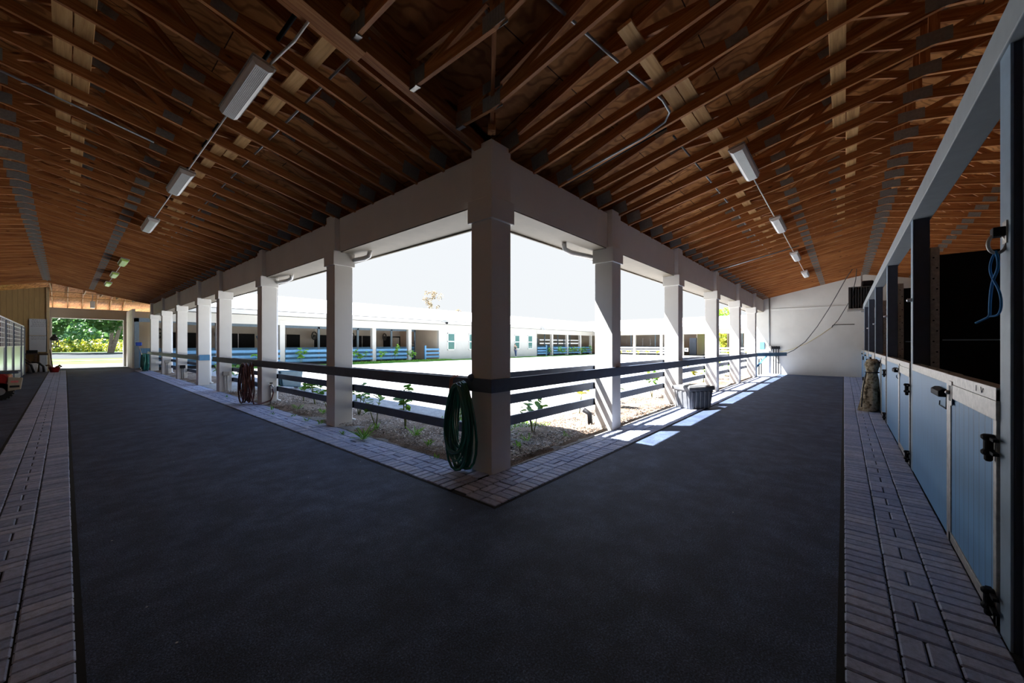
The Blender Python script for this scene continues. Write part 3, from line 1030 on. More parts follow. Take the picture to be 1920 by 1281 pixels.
# far building fences
zsF = ((1.0, 1.2), (0.62, 0.82), (0.26, 0.46))
fx = [X0 + PW + 0.1] + FPX
for k in range(5):
    fence_bay(fx[k] + PW, fx[k + 1] if k < 4 else fx[k + 1] - 0.2, 0, YF - 0.06, 'blue three board fence of the far building, %s bay from its left end' % nth(k + 1), 'blue fences of the far building', 'blue', zsF)
fence_bay(24.0, 25.72, 0, YF - 0.06, 'blue three board fence just left of the far white wall', 'blue fences of the far building', 'blue', zsF)
tag(MB().box(23.85, YF - 0.08, 0, 24.02, YF + 0.06, 1.5).build('gate_post', 'blue'), 'blue gate post left of the far white wall', 'post')
fx2 = [42.8] + FPX2
for k in range(4):
    a, b = fx2[k] + (PW if k else 0.05), fx2[k + 1]
    if k == 0:
        b = 44.9
    fence_bay(a, b, 0, YF - 0.06, 'blue three board fence right of the far white wall, %s bay' % nth(k + 1), 'blue fences right of the far wall', 'blue', zsF)
tag(MB().box(44.9, YF - 0.08, 0, 45.08, YF + 0.06, 1.55).build('gate_post', 'blue'), 'blue gate post right of the far white wall', 'post')
for k in range(len(EPY) - 1):
    if k == 3:
        continue
    fence_bay(EPY[k + 1] + PW, EPY[k], 1, XE - 0.06, 'white three board fence of the east building, %s bay from its far corner' % nth(k + 1), 'white fences of the east building', 'whitep', zsF)

# ================================================================== RIGHT AISLE STALLS
SP = [3.23, 7.0, 10.75, 14.6, 18.4, 22.05]
pst = None
for k, x in enumerate(SP):
    lab = ['nearest blue grey stall post at the right edge, blue rope on it', 'blue grey stall post between the first two stalls'][k] if k < 2 else 'blue grey stall post on the right aisle, %s from the camera' % nth(k + 1)
    t = thing('stall_post', lab, 'post', (x, WS, 0), 0, 'stall posts of the right aisle')
    MB().box(0.0, -0.15, -0.02, 0.17, -0.012, 3.2).build('timber', 'postshade', t, bevel=0.006)
    MB().box(-0.002, -0.012, -0.02, 0.172, 0.0, 3.2).build('lit_front', 'bluegrey', t, bevel=0.003)  # paler strip added so the court-lit front looks brighter than the sides
tag(MB().box(1.6, WS - 0.17, 3.19, XW, WS + 0.015, 3.39).build('stall_header', 'header', None, bevel=0.006), 'long blue grey header beam over the stall fronts', 'header beam')
tag(MB().box(1.0, -4.85, -0.02, 3.23, WS - 0.04, 3.2).build('wall_tack', 'slate'), 'dark panelled wall at the right edge', 'wall', None, 'structure')
SE = SP[1:] + [XW]


def stall_front(x0, x1, label, full=True):
    t = thing('horse_stall', label, 'stall front', (x0, WS, 0), 0, 'blue stall fronts')
    L = x1 - x0
    dw = min(1.32, L * 0.36)
    H = 1.37
    # fixed panel
    MB().box(dw + 0.09, -0.05, 0.02, L, 0.0, H - 0.06).build('fixed_panel', 'bluepanel', t)
    MB().box(dw + 0.06, -0.075, H - 0.085, L, 0.006, H).build('top_cap', 'galv', t, bevel=0.004)
    # channel post between panel and door
    MB().box(dw + 0.015, -0.06, 0.0, dw + 0.095, 0.012, H).build('channel_post', 'galv', t, bevel=0.003)
    # door
    d = MB().box(0.07, -0.045, 0.06, dw - 0.03, 0.004, H - 0.02).build('door', 'bluedoor', t)
    fr = MB()
    fr.box(0.015, -0.05, 0.03, 0.075, 0.012, H - 0.01)
    fr.box(dw - 0.05, -0.05, 0.03, dw + 0.012, 0.012, H - 0.01)
    fr.box(0.015, -0.06, H - 0.075, dw + 0.012, 0.013, H)
    fr.box(0.015, -0.05, 0.03, dw + 0.012, 0.012, 0.1)
    fr.build('door_frame', 'galv', d, bevel=0.003)
    MB().box(0.0, -0.08, H - 0.185, dw - 0.02, 0.016, H - 0.075).build('door_cap', 'galv', d, bevel=0.003)
    # latch: slot, knob, plate, handle
    MB().box(dw - 0.15, 0.013, H - 0.24, dw - 0.02, 0.019, H - 0.05).build('latch_plate', 'galv', d)
    MB().box(dw - 0.115, 0.012, H - 0.205, dw - 0.055, 0.022, H - 0.085).build('latch_slot', 'black', d)
    MB().lathe([(0.004, 0), (0.016, 0.004), (0.018, 0.014), (0.012, 0.024), (0.003, 0.028)], 0, 0, 12)
    kb = MB().lathe([(0.004, 0), (0.016, 0.004), (0.018, 0.014), (0.012, 0.024), (0.003, 0.028)], 0, 0, 12).build('latch_knob', 'steel', d, True)
    kb.location = (dw - 0.082, 0.018, H - 0.14)
    kb.rotation_euler = (-PI / 2, 0, 0)
    hd = MB()
    hd.box(dw + 0.13, 0.0, H - 0.2, dw + 0.5, 0.012, H - 0.165)
    hd.box(dw + 0.13, 0.0, H - 0.2, dw + 0.5, 0.055, H - 0.188)
    hd.prism([(0.0, H - 0.2), (0.055, H - 0.2), (0.055, H - 0.155), (0.03, H - 0.135), (0.0, H - 0.135)], 0, dw + 0.14, dw + 0.5)
    hd.build('bolt_handle', 'iron', t, bevel=0.004)
    MB().tube([(dw + 0.14, 0.006, H - 0.2), (dw + 0.14, 0.008, H - 0.3), (dw + 0.44, 0.008, H - 0.3), (dw + 0.44, 0.006, H - 0.26)], 0.004, 6).build('bolt_keeper', 'iron', t)
    for zz in (H - 0.33, 0.16):
        hg = MB()
        hg.box(-0.05, 0.012, zz + 0.03, 0.11, 0.036, zz + 0.047)
        hg.box(-0.05, 0.012, zz - 0.047, 0.11, 0.036, zz - 0.03)
        hg.lathe([(0.022, zz - 0.06), (0.03, zz - 0.05), (0.03, zz - 0.036), (0.02, zz - 0.025), (0.02, zz + 0.025), (0.03, zz + 0.036), (0.03, zz + 0.052), (0.02, zz + 0.06)], 0.045, 0.034, 14)
        hg.lathe([(0.01, zz - 0.095), (0.018, zz - 0.085), (0.018, zz - 0.06)], 0.045, 0.034, 10)
        hg.build('hinge', 'iron', d, bevel=0.002)
    bl = MB()
    for q in range(4):
        xx = dw + 0.3 + q * 0.55
        if xx < L - 0.1:
            bl.lathe([(0.008, H), (0.008, H + 0.004)], xx, -0.03, 6)
    if bl.v:
        bl.build('cap_bolts', 'iron', t)
    if full:
        mk = MB()
        mk.tube([(0.42, 0.0165, H - 0.055), (0.418, 0.0165, H - 0.018)], 0.0018, 4)
        mk.tube([(0.31, 0.0165, H - 0.02), (0.29, 0.0165, H - 0.056), (0.25, 0.0165, H - 0.025)], 0.0018, 4)
        mk.build('scratched_marks', 'ink', d)
    return t


for k in range(len(SP)):
    lab = ['blue plank stall front with galvanised cap nearest the camera, black bolt handle', 'blue stall front second from the camera, before the camouflage roll', 'blue stall front with the camouflage roll leaning on it'][k] if k < 3 else 'blue stall front on the right aisle, %s from the camera' % nth(k + 1)
    stall_front(SP[k] + 0.17, SE[k], lab, k == 0)
    x = SP[k] + 0.085
    if k:
        t = thing('stall_partition', 'black rubber stall partition behind the %s stall post' % nth(k + 1), 'partition', (x, WS - 0.16, 0), 0, 'stall partitions')
        MB().box(-0.03, -4.0, 0.0, 0.03, -0.06, 2.72).build('rubber_board', 'rubber', t)
        MB().box(-0.036, -4.0, 1.66, 0.036, -0.1, 1.675).build('board_seam', 'bluegrey', t)
        ch = MB().box(-0.045, -0.075, 0, 0.045, -0.0, 2.82).build('steel_channel', 'galv', t)
        bt = MB()
        for q in range(14):
            z = 1.0 + 0.13 * q
            bt.box(-0.05, -0.062 + 0.03 * (q % 2), z - 0.008, -0.045, -0.046 + 0.03 * (q % 2), z + 0.008)
        bt.build('bolt_heads', 'iron', ch)
        # small white insulator on each post
        tag(MB().lathe([(0.02, 0), (0.028, 0.01), (0.02, 0.025), (0.026, 0.04), (0.012, 0.05)], 0, 0, 10).build('tie_ring', 'steel', None, True), 'small bright tie ring on the %s stall post' % nth(k + 1), 'tie ring', 'tie rings').matrix_world = Matrix.Translation((x - 0.02, WS, 2.18)) @ Matrix.Rotation(-PI / 2, 4, 'X')
# ring with blue rope on nearest post
t = thing('tie_ring', 'grey steel tie ring holding the blue rope on the nearest post', 'tie ring', (3.30, WS, 2.215), 0, 'tie rings')
MB().box(-0.035, 0.0, -0.06, 0.035, 0.006, 0.06).build('mount_plate', 'galv', t)
MB().box(-0.03, 0.004, -0.02, 0.03, 0.05, 0.03).build('mount_block', 'iron', t, bevel=0.004)
MB().tube([(0.0, 0.03 + 0.032 * math.cos(a), -0.055 + 0.052 * math.sin(a)) for a in [2 * PI * q / 20 for q in range(20)]], 0.008, 8, closed=True).build('ring', 'galv', t, True)
def rp(dx, dy, z):
    return (3.30 + dx, WS + dy, z)


def smooth(P, n=3):
    P = [Vector(p) for p in P]
    for _ in range(n):
        Q = [P[0]]
        for i in range(len(P) - 1):
            Q += [P[i] * 0.75 + P[i + 1] * 0.25, P[i] * 0.25 + P[i + 1] * 0.75]
        P = Q + [P[-1]]
    return P


rope = MB()
rope.tube(smooth([rp(0, 0.035, 2.12), rp(0.01, 0.05, 2.07), rp(0.02, 0.052, 2.02), rp(0.0, 0.045, 1.97), rp(-0.03, 0.03, 1.91), rp(-0.05, 0.025, 1.85), rp(-0.045, 0.025, 1.80), rp(-0.01, 0.03, 1.768), rp(0.03, 0.05, 1.768)], 2), 0.0055, 6)
rope.tube(smooth([rp(0, 0.035, 2.12), rp(-0.02, 0.03, 2.07), rp(-0.022, 0.03, 2.02), rp(0.005, 0.045, 1.96), rp(0.02, 0.05, 1.88), rp(0.028, 0.05, 1.80), rp(0.03, 0.05, 1.768), rp(0.05, 0.065, 1.755), rp(0.085, 0.09, 1.735)], 2), 0.0065, 6)
tag(rope.build('lead_rope', 'rope', None, True), 'bright blue twine hanging from the ring on the nearest post', 'rope')

# camouflage roll leaning on the third stall front
t = thing('cloth_roll', 'rolled camouflage cloth standing against the blue stall front', 'cloth roll', (12.7, WS + 0.19, 0.012), 0)
prof = [(0.17, 0.0), (0.2, 0.03), (0.2, 0.2), (0.185, 0.45), (0.15, 0.75), (0.11, 0.92), (0.13, 1.02), (0.15, 1.12), (0.13, 1.2), (0.08, 1.25)]
mb = MB()
vs, fs = [], []
N = 28
rr = random.Random(5)
fold = [rr.uniform(-1, 1) for _ in range(N)]
for r, z in prof:
    for k in range(N):
        a = 2 * PI * k / N
        q = r * (1 + 0.16 * fold[k] * (0.6 + z * 0.4)) * (1.25 if abs(math.cos(a)) > 0.7 else 1.0)
        vs.append((q * math.cos(a) + 0.05 * z, q * math.sin(a) * 0.85 - 0.08 * z * 0.6, z))
for i in range(len(prof) - 1):
    for k in range(N):
        j = (k + 1) % N
        fs.append((i * N + k, i * N + j, (i + 1) * N + j, (i + 1) * N + k))
fs += [tuple(range(N - 1, -1, -1)), tuple((len(prof) - 1) * N + k for k in range(N))]
MB().add(vs, fs).build('cloth', 'camo', t, True)
mb = MB()
mb.tube([(-0.03 + 0.13 * math.cos(a), -0.045 + 0.12 * math.sin(a), 0.93) for a in [2 * PI * q / 18 for q in range(18)]], 0.014, 6, closed=True)
mb.tube([(-0.12, 0.06, 0.93), (-0.2, 0.12, 0.55), (-0.22, 0.15, 0.1)], 0.012, 6)
mb.build('strap', 'black', t, True)
mb = MB()
mb.add([(-0.26, 0.02, 0.0), (-0.12, 0.22, 0.0), (-0.1, 0.2, 0.12), (-0.2, 0.05, 0.14), (-0.05, 0.1, 0.5)], [(0, 1, 2, 3), (3, 2, 4), (0, 3, 4), (1, 0, 4), (1, 4, 2)])
mb.build('loose_flap', 'camo', t)

# fan box on a bracket near the end wall
t = thing('barn_fan', 'dark box fan on a shelf high on the white end wall', 'fan', (23.6, -0.62, 0), 0)
mb = MB()
mb.box(-0.3, -0.5, 3.24, 0.4, -0.46, 4.22).box(-0.3, 0.42, 3.24, 0.4, 0.46, 4.22).box(-0.3, -0.5, 4.18, 0.4, 0.46, 4.22).box(0.36, -0.5, 3.24, 0.4, 0.46, 4.22)
mb.build('housing', 'fanm', t)
mb = MB()
for q in range(10):
    mb.box(-0.29, -0.44 + q * 0.09, 3.26, -0.27, -0.40 + q * 0.09, 4.18)
mb.build('louvre', 'black', t)
MB().box(-0.35, -0.55, 3.16, 0.5, 0.5, 3.24).build('shelf', 'galv', t)
MB().box(0.0, -0.4, 4.22, 0.3, 0.0, 4.5).build('motor', 'iron', t, bevel=0.05)
MB().box(0.1, -0.03, 4.2, 0.14, 0.03, 4.95).build('hanger_bar', 'galv', t)

# cables on the end wall
xw = XW - 0.03
pipe('black_cable', [(22.2, -0.28, 4.86), (22.6, -0.1, 4.6), (23.2, 0.2, 4.0), (23.8, 0.55, 3.3), (24.4, 1.0, 2.5), (24.8, 1.5, 1.75), (25.0, 2.0, 1.3), (25.1, 2.5, 1.02), (25.15, 2.9, 0.95), (25.2, 3.1, 1.0), (25.2, 3.2, 1.2)], 0.016, 'black', 'long black cable sagging from the roof to the pipes by the end wall', 'cable')
pipe('black_cable', [(22.2, -0.42, 4.86), (22.8, -0.4, 4.5), (23.3, -0.33, 4.1), (23.6, -0.2, 3.6), (24.4, 0.2, 2.8), (xw, 0.42, 2.55)], 0.014, 'black', 'short black cable from the roof to the hook on the end wall', 'cable')
pipe('yellow_cord', [(xw, 0.42, 2.52), (xw, 0.9, 2.1), (xw, 1.5, 1.65), (xw, 2.1, 1.35), (xw, 2.6, 1.2)], 0.009, 'yellow', 'thin yellow cord looping down the white end wall', 'cord')
pipe('wall_hook', [(xw + 0.03, -0.4, 2.6), (xw, 0.35, 2.6), (xw - 0.06, 0.42, 2.58), (xw - 0.06, 0.45, 2.5), (xw, 0.45, 2.47)], 0.014, 'iron', 'rusty hook on the white end wall under the fan', 'hook')
pipe('steel_conduit', [(xw, 3.1, 4.3), (xw, 3.1, 0.05)], 0.03, 'conduit', 'vertical grey conduit at the left of the white end wall')
tag(MB().box(xw - 0.08, 3.0, 1.25, xw + 0.03, 3.2, 1.55).build('junction_box', 'galv', None, bevel=0.01), 'grey junction box on the end wall conduit', 'electrical box')
tag(MB().box(xw - 0.08, 3.32, 1.35, xw + 0.03, 3.55, 1.75).build('electrical_box', 'blue', None, bevel=0.01), 'small blue box at the left of the white end wall', 'electrical box')
for k, y in enumerate((2.68, 2.79, 2.9)):
    pipe('stub_pipe', [(xw - 0.05, y, -0.02), (xw - 0.05, y, 1.45 + 0.06 * (k % 2)), (xw, y - 0.04, 1.5)], 0.02, 'iron', 'black standing pipe by the end wall, %s of three counted from the stall side' % nth(k + 1), 'pipe', 'standing pipes')
tag(MB().box(xw - 0.09, 2.62, 1.36, xw + 0.03, 2.98, 1.5).build('valve_box', 'iron', None, bevel=0.02), 'dark valve box on top of the three standing pipes', 'valve')
for k in range(4):
    pipe('stub_pipe', [(23.1 + 0.5 * k, 3.5 - 0.04 * k, -0.02), (23.1 + 0.5 * k, 3.5 - 0.04 * k, 0.75 + 0.1 * (k % 2)), (23.12 + 0.5 * k, 3.42, 0.85)], 0.028, 'iron', 'short black pipe behind the blue hitching rail, %s from its post' % nth(k + 1), 'pipe', 'short pipes')
t = thing('hitching_rail', 'light blue hitching rail with a braced post by the end wall', 'rail', (0, 0, 0))
MB().box(22.45, 3.28, -0.02, 22.6, 3.43, 1.13).build('post', 'blue', t)
MB().prism([(3.29, 1.02), (3.29, 1.19), (2.25, 1.19), (2.25, 1.02)], 0, 24.8, 24.86)
mb = MB()
a, b = Vector((22.4, 3.35, 1.1)), Vector((24.9, 2.3, 1.1))
dv = (b - a).normalized()
sd = Vector((-dv.y, dv.x, 0)) * 0.025
vs = []
for p in (a, b):
    for s_, z in ((-1, -0.09), (1, -0.09), (1, 0.09), (-1, 0.09)):
        vs.append(p + sd * s_ + Vector((0, 0, z)))
MB().add(vs, [(0, 1, 2, 3), (7, 6, 5, 4), (0, 4, 5, 1), (1, 5, 6, 2), (2, 6, 7, 3), (3, 7, 4, 0)]).build('rail_board', 'blue', t)
MB().tube([(22.55, 3.33, 0.45), (23.4, 2.98, 1.04)], 0.06, 4).build('brace', 'blue', t)

# grey storage bin
t = thing('storage_bin', 'grey plastic storage bin with a lid on the sunlit paving', 'bin', (10.42, 2.9, 0.012), math.radians(-28))
mb = MB()
bw, bd, bh = 0.4, 0.26, 0.5
ring0 = [(-bw * 0.88, -bd * 0.88), (bw * 0.88, -bd * 0.88), (bw * 0.88, bd * 0.88), (-bw * 0.88, bd * 0.88)]
ring1 = [(-bw, -bd), (bw, -bd), (bw, bd), (-bw, bd)]
mb.add([(x, y, 0) for x, y in ring0] + [(x, y, bh) for x, y in ring1], [(3, 2, 1, 0), (4, 5, 6, 7), (0, 1, 5, 4), (1, 2, 6, 5), (2, 3, 7, 6), (3, 0, 4, 7)])
mb.build('tub', 'bin', t, bevel=0.03)
mb = MB()
for q in range(5):
    x = -0.28 + q * 0.14
    for s_ in (-1, 1):
        mb.add([(x - 0.035, s_ * bd * 0.885, 0.01), (x + 0.035, s_ * bd * 0.885, 0.01), (x + 0.04, s_ * (bd * 0.985), bh - 0.06), (x - 0.04, s_ * (bd * 0.985), bh - 0.06),
                (x - 0.025, s_ * (bd * 0.885 + 0.018), 0.02), (x + 0.025, s_ * (bd * 0.885 + 0.018), 0.02), (x + 0.03, s_ * (bd * 0.985 + 0.018), bh - 0.08), (x - 0.03, s_ * (bd * 0.985 + 0.018), bh - 0.08)],
               [(4, 5, 6, 7), (0, 1, 5, 4), (1, 2, 6, 5), (2, 3, 7, 6), (3, 0, 4, 7)])
for q in range(3):
    y = -0.15 + q * 0.15
    for s_ in (-1, 1):
        mb.add([(s_ * bw * 0.885, y - 0.035, 0.01), (s_ * bw * 0.885, y + 0.035, 0.01), (s_ * bw * 0.99, y + 0.04, bh - 0.06), (s_ * bw * 0.99, y - 0.04, bh - 0.06),
                (s_ * (bw * 0.885 + 0.018), y - 0.025, 0.02), (s_ * (bw * 0.885 + 0.018), y + 0.025, 0.02), (s_ * (bw * 0.99 + 0.018), y + 0.03, bh - 0.08), (s_ * (bw * 0.99 + 0.018), y - 0.03, bh - 0.08)],
               [(4, 5, 6, 7), (0, 1, 5, 4), (1, 2, 6, 5), (2, 3, 7, 6), (3, 0, 4, 7)])
mb.build('ribs', 'bin', t)
MB().box(-bw - 0.03, -bd - 0.03, bh - 0.05, bw + 0.03, bd + 0.03, bh + 0.06).build('lid', 'bin', t, bevel=0.03)
MB().box(-bw + 0.06, -bd + 0.05, bh + 0.055, bw - 0.06, bd - 0.05, bh + 0.075).build('lid_panel', 'bin', t, bevel=0.015)

# ================================================================== HOSES
def coil(name, label, X, Yc, zt, zb, hw, n, r, mat, thick, seed):
    rr = random.Random(seed)
    path = []
    for k in range(n):
        w = hw * rr.uniform(0.45, 1.0)
        bz = zb + (0.0 if k % 4 == 0 else rr.uniform(0.0, 0.3))
        tz = zt + rr.uniform(-0.035, 0.03)
        sh = rr.uniform(-0.08, 0.08)
        xo_ = X - thick * (k / n) - rr.uniform(0, 0.02)
        for q in range(20):
            a = 2 * PI * q / 20
            z = (tz + bz) / 2 + (tz - bz) / 2 * math.cos(a)
            fz = (tz - z) / (tz - bz)
            sw = math.sin(a)
            wid = w * (0.55 + 0.6 * fz) if fz < 0.75 else w
            path.append((xo_ - 0.03 * math.sin(a / 2) + rr.uniform(-0.004, 0.004), Yc + sh * fz + wid * math.copysign(abs(sw) ** 0.8, sw), z))
    # smooth
    out = []
    m = len(path)
    for i in range(m):
        p = [Vector(path[max(0, min(m - 1, i + d_))]) for d_ in (-1, 0, 1)]
        out.append((p[0] + 2 * p[1] + p[2]) / 4)
    return out


t = thing('garden_hose', 'green garden hose coiled over the rail at the corner pillar', 'hose', (0, 0, 0))
pth = coil('g', '', 3.345, 3.66, 1.13, 0.03, 0.27, 15, 0.0125, 'hoseg', 0.16, 3)
MB().tube(pth, 0.0165, 8).build('hose_coils', 'hoseg', t, True)
MB().tube([(3.35, 3.55, 1.17), (3.36, 3.6, 1.2), (3.4, 3.62, 1.205), (3.43, 3.64, 1.19), (3.43, 3.64, 1.1)], 0.035, 8).build('hanging_strap', 'slate', t, True)
t = thing('orange_cord', 'thin orange cord looped over the top rail beside the green hose', 'cord', (0, 0, 0))
MB().tube([(3.34, 3.98, 0.62), (3.345, 3.99, 0.95), (3.35, 3.97, 1.15), (3.385, 3.93, 1.2), (3.42, 3.9, 1.18), (3.43, 3.9, 1.0)], 0.007, 6).tube([(3.34, 3.93, 0.5), (3.345, 3.96, 0.9), (3.35, 3.93, 1.16), (3.39, 3.87, 1.205), (3.42, 3.86, 1.17), (3.43, 3.86, 0.9)], 0.007, 6).tube([(3.34, 3.98, 0.64), (3.335, 3.96, 0.55), (3.34, 3.93, 0.5)], 0.007, 6).build('loops', 'orange', t, True)
MB().tube([(3.335, 3.98, 0.66), (3.33, 3.97, 0.58)], 0.022, 8).build('plug', 'orange', t, True)
t = thing('rubber_hose', 'red brown hose bundle hung on the rail at the second left pillar', 'hose', (0, 0, 0))
pth = coil('b', '', 3.345, 12.2, 1.1, 0.04, 0.38, 13, 0.02, 'hoser', 0.26, 8)
pth += [(3.2, 11.6, 0.06), (3.3, 11.55, 0.06), (3.42, 11.6, 0.07), (3.6, 11.62, 0.12), (3.66, 11.62, 0.3), (3.64, 11.66, 0.42)]
MB().tube(pth, 0.019, 8).build('hose_coils', 'hoser', t, True)
t = thing('water_spigot', 'metal spigot on the second left pillar feeding the brown hose', 'tap', (3.62, 11.72, 0), 0)
MB().cyl((0, -0.02, 0), (0, -0.02, 0.52), 0.016, 8).build('riser_pipe', 'galv', t, True)
MB().tube([(0, -0.02, 0.5), (0, -0.06, 0.53), (0, -0.1, 0.52), (0.02, -0.12, 0.46)], 0.022, 8).build('tap_body', 'steel', t, True)
MB().lathe([(0.035, 0.56), (0.04, 0.57), (0.035, 0.585)], 0, -0.05, 10).build('tap_handle', 'iron', t)
for k, (y, hh_, lab) in enumerate(((16.05, 0.55, 'thin white standpipe with a box on the third left pillar'), (23.5, 0.5, 'grey standpipe on the fifth left pillar'), (27.75, 0.62, 'brown capped standpipe pair on the sixth left pillar'))):
    t = thing('standpipe', lab, 'pipe', (3.56, y, 0), 0, 'standpipes on the left pillars')
    MB().cyl((0, -0.05, 0), (0, -0.05, hh_), 0.018, 8).cyl((0.07, -0.05, 0), (0.07, -0.05, hh_), 0.018, 8).build('pipe', 'pvc' if k == 0 else 'conduit', t, True)
    MB().box(-0.06, -0.1, hh_, 0.13, 0.0, hh_ + 0.14).build('box', 'greige' if k != 1 else 'iron', t, bevel=0.01)
t = thing('garden_hose', 'dark green hose bundle hung on the farthest left pillar', 'hose', (0, 0, 0))
pth = coil('c', '', 3.25, 31.6, 1.05, 0.05, 0.5, 11, 0.04, 'hoseg', 0.25, 4)
MB().tube(pth, 0.045, 6).build('hose_coils', 'hoseg', t, True)
t = thing('push_broom', 'blue headed broom standing head up by the far blue door', 'broom', (3.05, 32.9, 0), 0)
MB().tube([(0.25, 0.0, 0.02), (-0.05, 0.5, 1.55)], 0.025, 8).build('handle', 'whitep', t, True)
MB().box(-0.2, 0.4, 1.53, 0.1, 0.6, 1.75).build('brush_head', 'bluep', t, bevel=0.04)
t = thing('yard_sign', 'small white sign on a stake beside the farthest left pillar', 'sign', (3.75, 31.4, 0), 0)
MB().cyl((0, 0, 0), (0, 0, 0.4), 0.025, 6).build('stake', 'iron', t)
MB().box(-0.2, -0.02, 0.4, 0.25, 0.02, 0.6).build('sign_board', 'whitep', t)

# wheelbarrow-like blue trough behind the second left pillar bay
t = thing('tilted_handcart', 'blue green handcart tipped up behind the left fence', 'cart', (5.2, 15.2, 0), 0.3)
MB().prism([(-0.35, 0.15), (0.35, 0.05), (0.45, 0.65), (-0.45, 0.7)], 1, -0.3, 0.3).build('tray', 'teal', t, bevel=0.03)
MB().tube([(-0.4, 0.25, 0.2), (-0.62, 0.25, 1.2), (-0.9, 0.25, 1.9)], 0.03, 8).tube([(-0.4, -0.25, 0.2), (-0.62, -0.25, 1.2), (-0.9, -0.25, 1.9)], 0.03, 8).build('handle', 'teal', t, True)
MB().tube([(0.42, 0.06 * 0, 0.14)] * 1 + [(0.42, 0.05, 0.14)], 0.14, 14).build('wheel', 'black', t)

# downspouts / gutter elbows
for k, (p, lab) in enumerate((([(X0 + 0.45, 6.95, 3.44), (X0 + 0.45, 7.0, 3.33), (X0 + 0.42, 7.1, 3.3), (X0 + 0.36, 7.6, 3.3)], 'white gutter elbow beside the first left pillar'),
                              ([(X0 + 0.45, 10.9, 3.44), (X0 + 0.45, 10.95, 3.33), (X0 + 0.42, 11.1, 3.3), (X0 + 0.36, 11.8, 3.3)], 'white gutter elbow beside the second left pillar'),
                              ([(5.95, Y0 + 0.6, 3.46), (5.97, Y0 + 0.6, 3.36), (6.1, Y0 + 0.55, 3.31), (6.75, Y0 + 0.4, 3.3)], 'white gutter elbow beside the first right pillar'))):
    pipe('gutter_elbow', p, 0.045, 'whitep', lab, 'gutter', 'gutter elbows', 10)
for k, y in enumerate((7.48, 11.72, 19.2, 27.75)):
    pipe('downspout', [(X0 + 0.41, y + 0.18, 3.4), (X0 + 0.41, y + 0.18, 0.1), (X0 + 0.5, y + 0.18, 0.04)], 0.04, 'whitep', 'white downspout on the court side of a left pillar, %s from the corner' % nth(k + 1), 'downspout', 'downspouts')
tag(MB().box(0, 0, 0, 0.14, 0.1, 0.2).build('socket_box', 'black', None, bevel=0.01), 'small black socket box behind the corner pillar hose', 'box').location = (X0 + 0.14, Y0 + PW, 0.66)
pipe('black_drain_pipe', [(6.72, 3.76, -0.02), (6.72, 3.78, 0.25), (6.7, 3.9, 0.32)], 0.05, 'iron', 'short ribbed drain pipe at the first right pillar', 'pipe')

# ================================================================== LEFT OPEN BAY
yb = 21.0
segs = [(20.2, 22.9), (22.9, 26.1), (26.1, 30.4), (30.4, 32.7)]
for k, (a, b) in enumerate(segs):
    t = thing('stall_gate', 'galvanised stall panel with grille top, %s counted from the whiteboards' % nth(len(segs) - k), 'stall panel', (-1.43, a, 0), PI / 2, 'galvanised stall panels')
    L = b - a - 0.12
    fr = MB()
    for z in (0.05, 1.5, 2.36, 2.53):
        fr.box(0, -0.03, z, L, 0.03, z + 0.05)
    for x in (0, L - 0.06):
        fr.box(x, -0.03, 0.05, x + 0.06, 0.03, 2.57)
    fr.build('frame', 'whitep', t)
    MB().box(0.04, -0.012, 0.1, L - 0.04, 0.012, 1.5).build('sheet_panel', 'sheet', t)
    gr = MB()
    for q in range(1, 5):
        gr.box(0.04, -0.015, 1.5 + q * 0.172, L - 0.04, 0.015, 1.525 + q * 0.172)
    nb = max(2, int(L / 0.75))
    for q in range(1, nb):
        gr.box(L * q / nb - 0.02, -0.015, 1.5, L * q / nb + 0.02, 0.015, 2.55)
    gr.build('grille', 'whitep', t)
    MB().box(L, -0.06, 0, L + 0.12, 0.04, 2.5).build('post', 'slate', t)
tag(MB().box(-4.7, 33.0, 0, -1.42, 33.08, 2.5).build('stall_side_wall', 'slate'), 'dark side wall closing the galvanised stall row', 'partition')

t = thing('red_mower', 'red mower with a tan rear plate at the left edge', 'mower', (-1.25, 18.3, 0), 0)
MB().prism([(-0.65, 0.26), (0.18, 0.22), (0.16, 0.5), (0.2, 0.66), (0.1, 0.78), (-0.65, 0.8)], 1, 0.02, 1.2).build('body', 'red', t, bevel=0.03)
MB().box(-0.6, 0.0, 0.76, 0.36, 1.1, 0.82).build('top_panel', 'slate', t, bevel=0.02)
pl = MB().prism([(0.17, 0.26), (0.4, 0.3), (0.44, 0.63), (0.17, 0.67)], 1, -0.02, 0.06).build('rear_plate', 'cream', t, bevel=0.01)
MB().box(0.22, -0.028, 0.5, 0.36, -0.02, 0.56).build('reflector', 'pink', pl)
MB().box(0.2, -0.026, 0.36, 0.38, -0.019, 0.42).build('slot', 'black', pl)
MB().prism([(-0.3, 0.5), (0.0, 0.5), (-0.05, 0.62), (-0.25, 0.6)], 1, 0.005, 0.03).build('vent', 'black', t)
wh = MB()
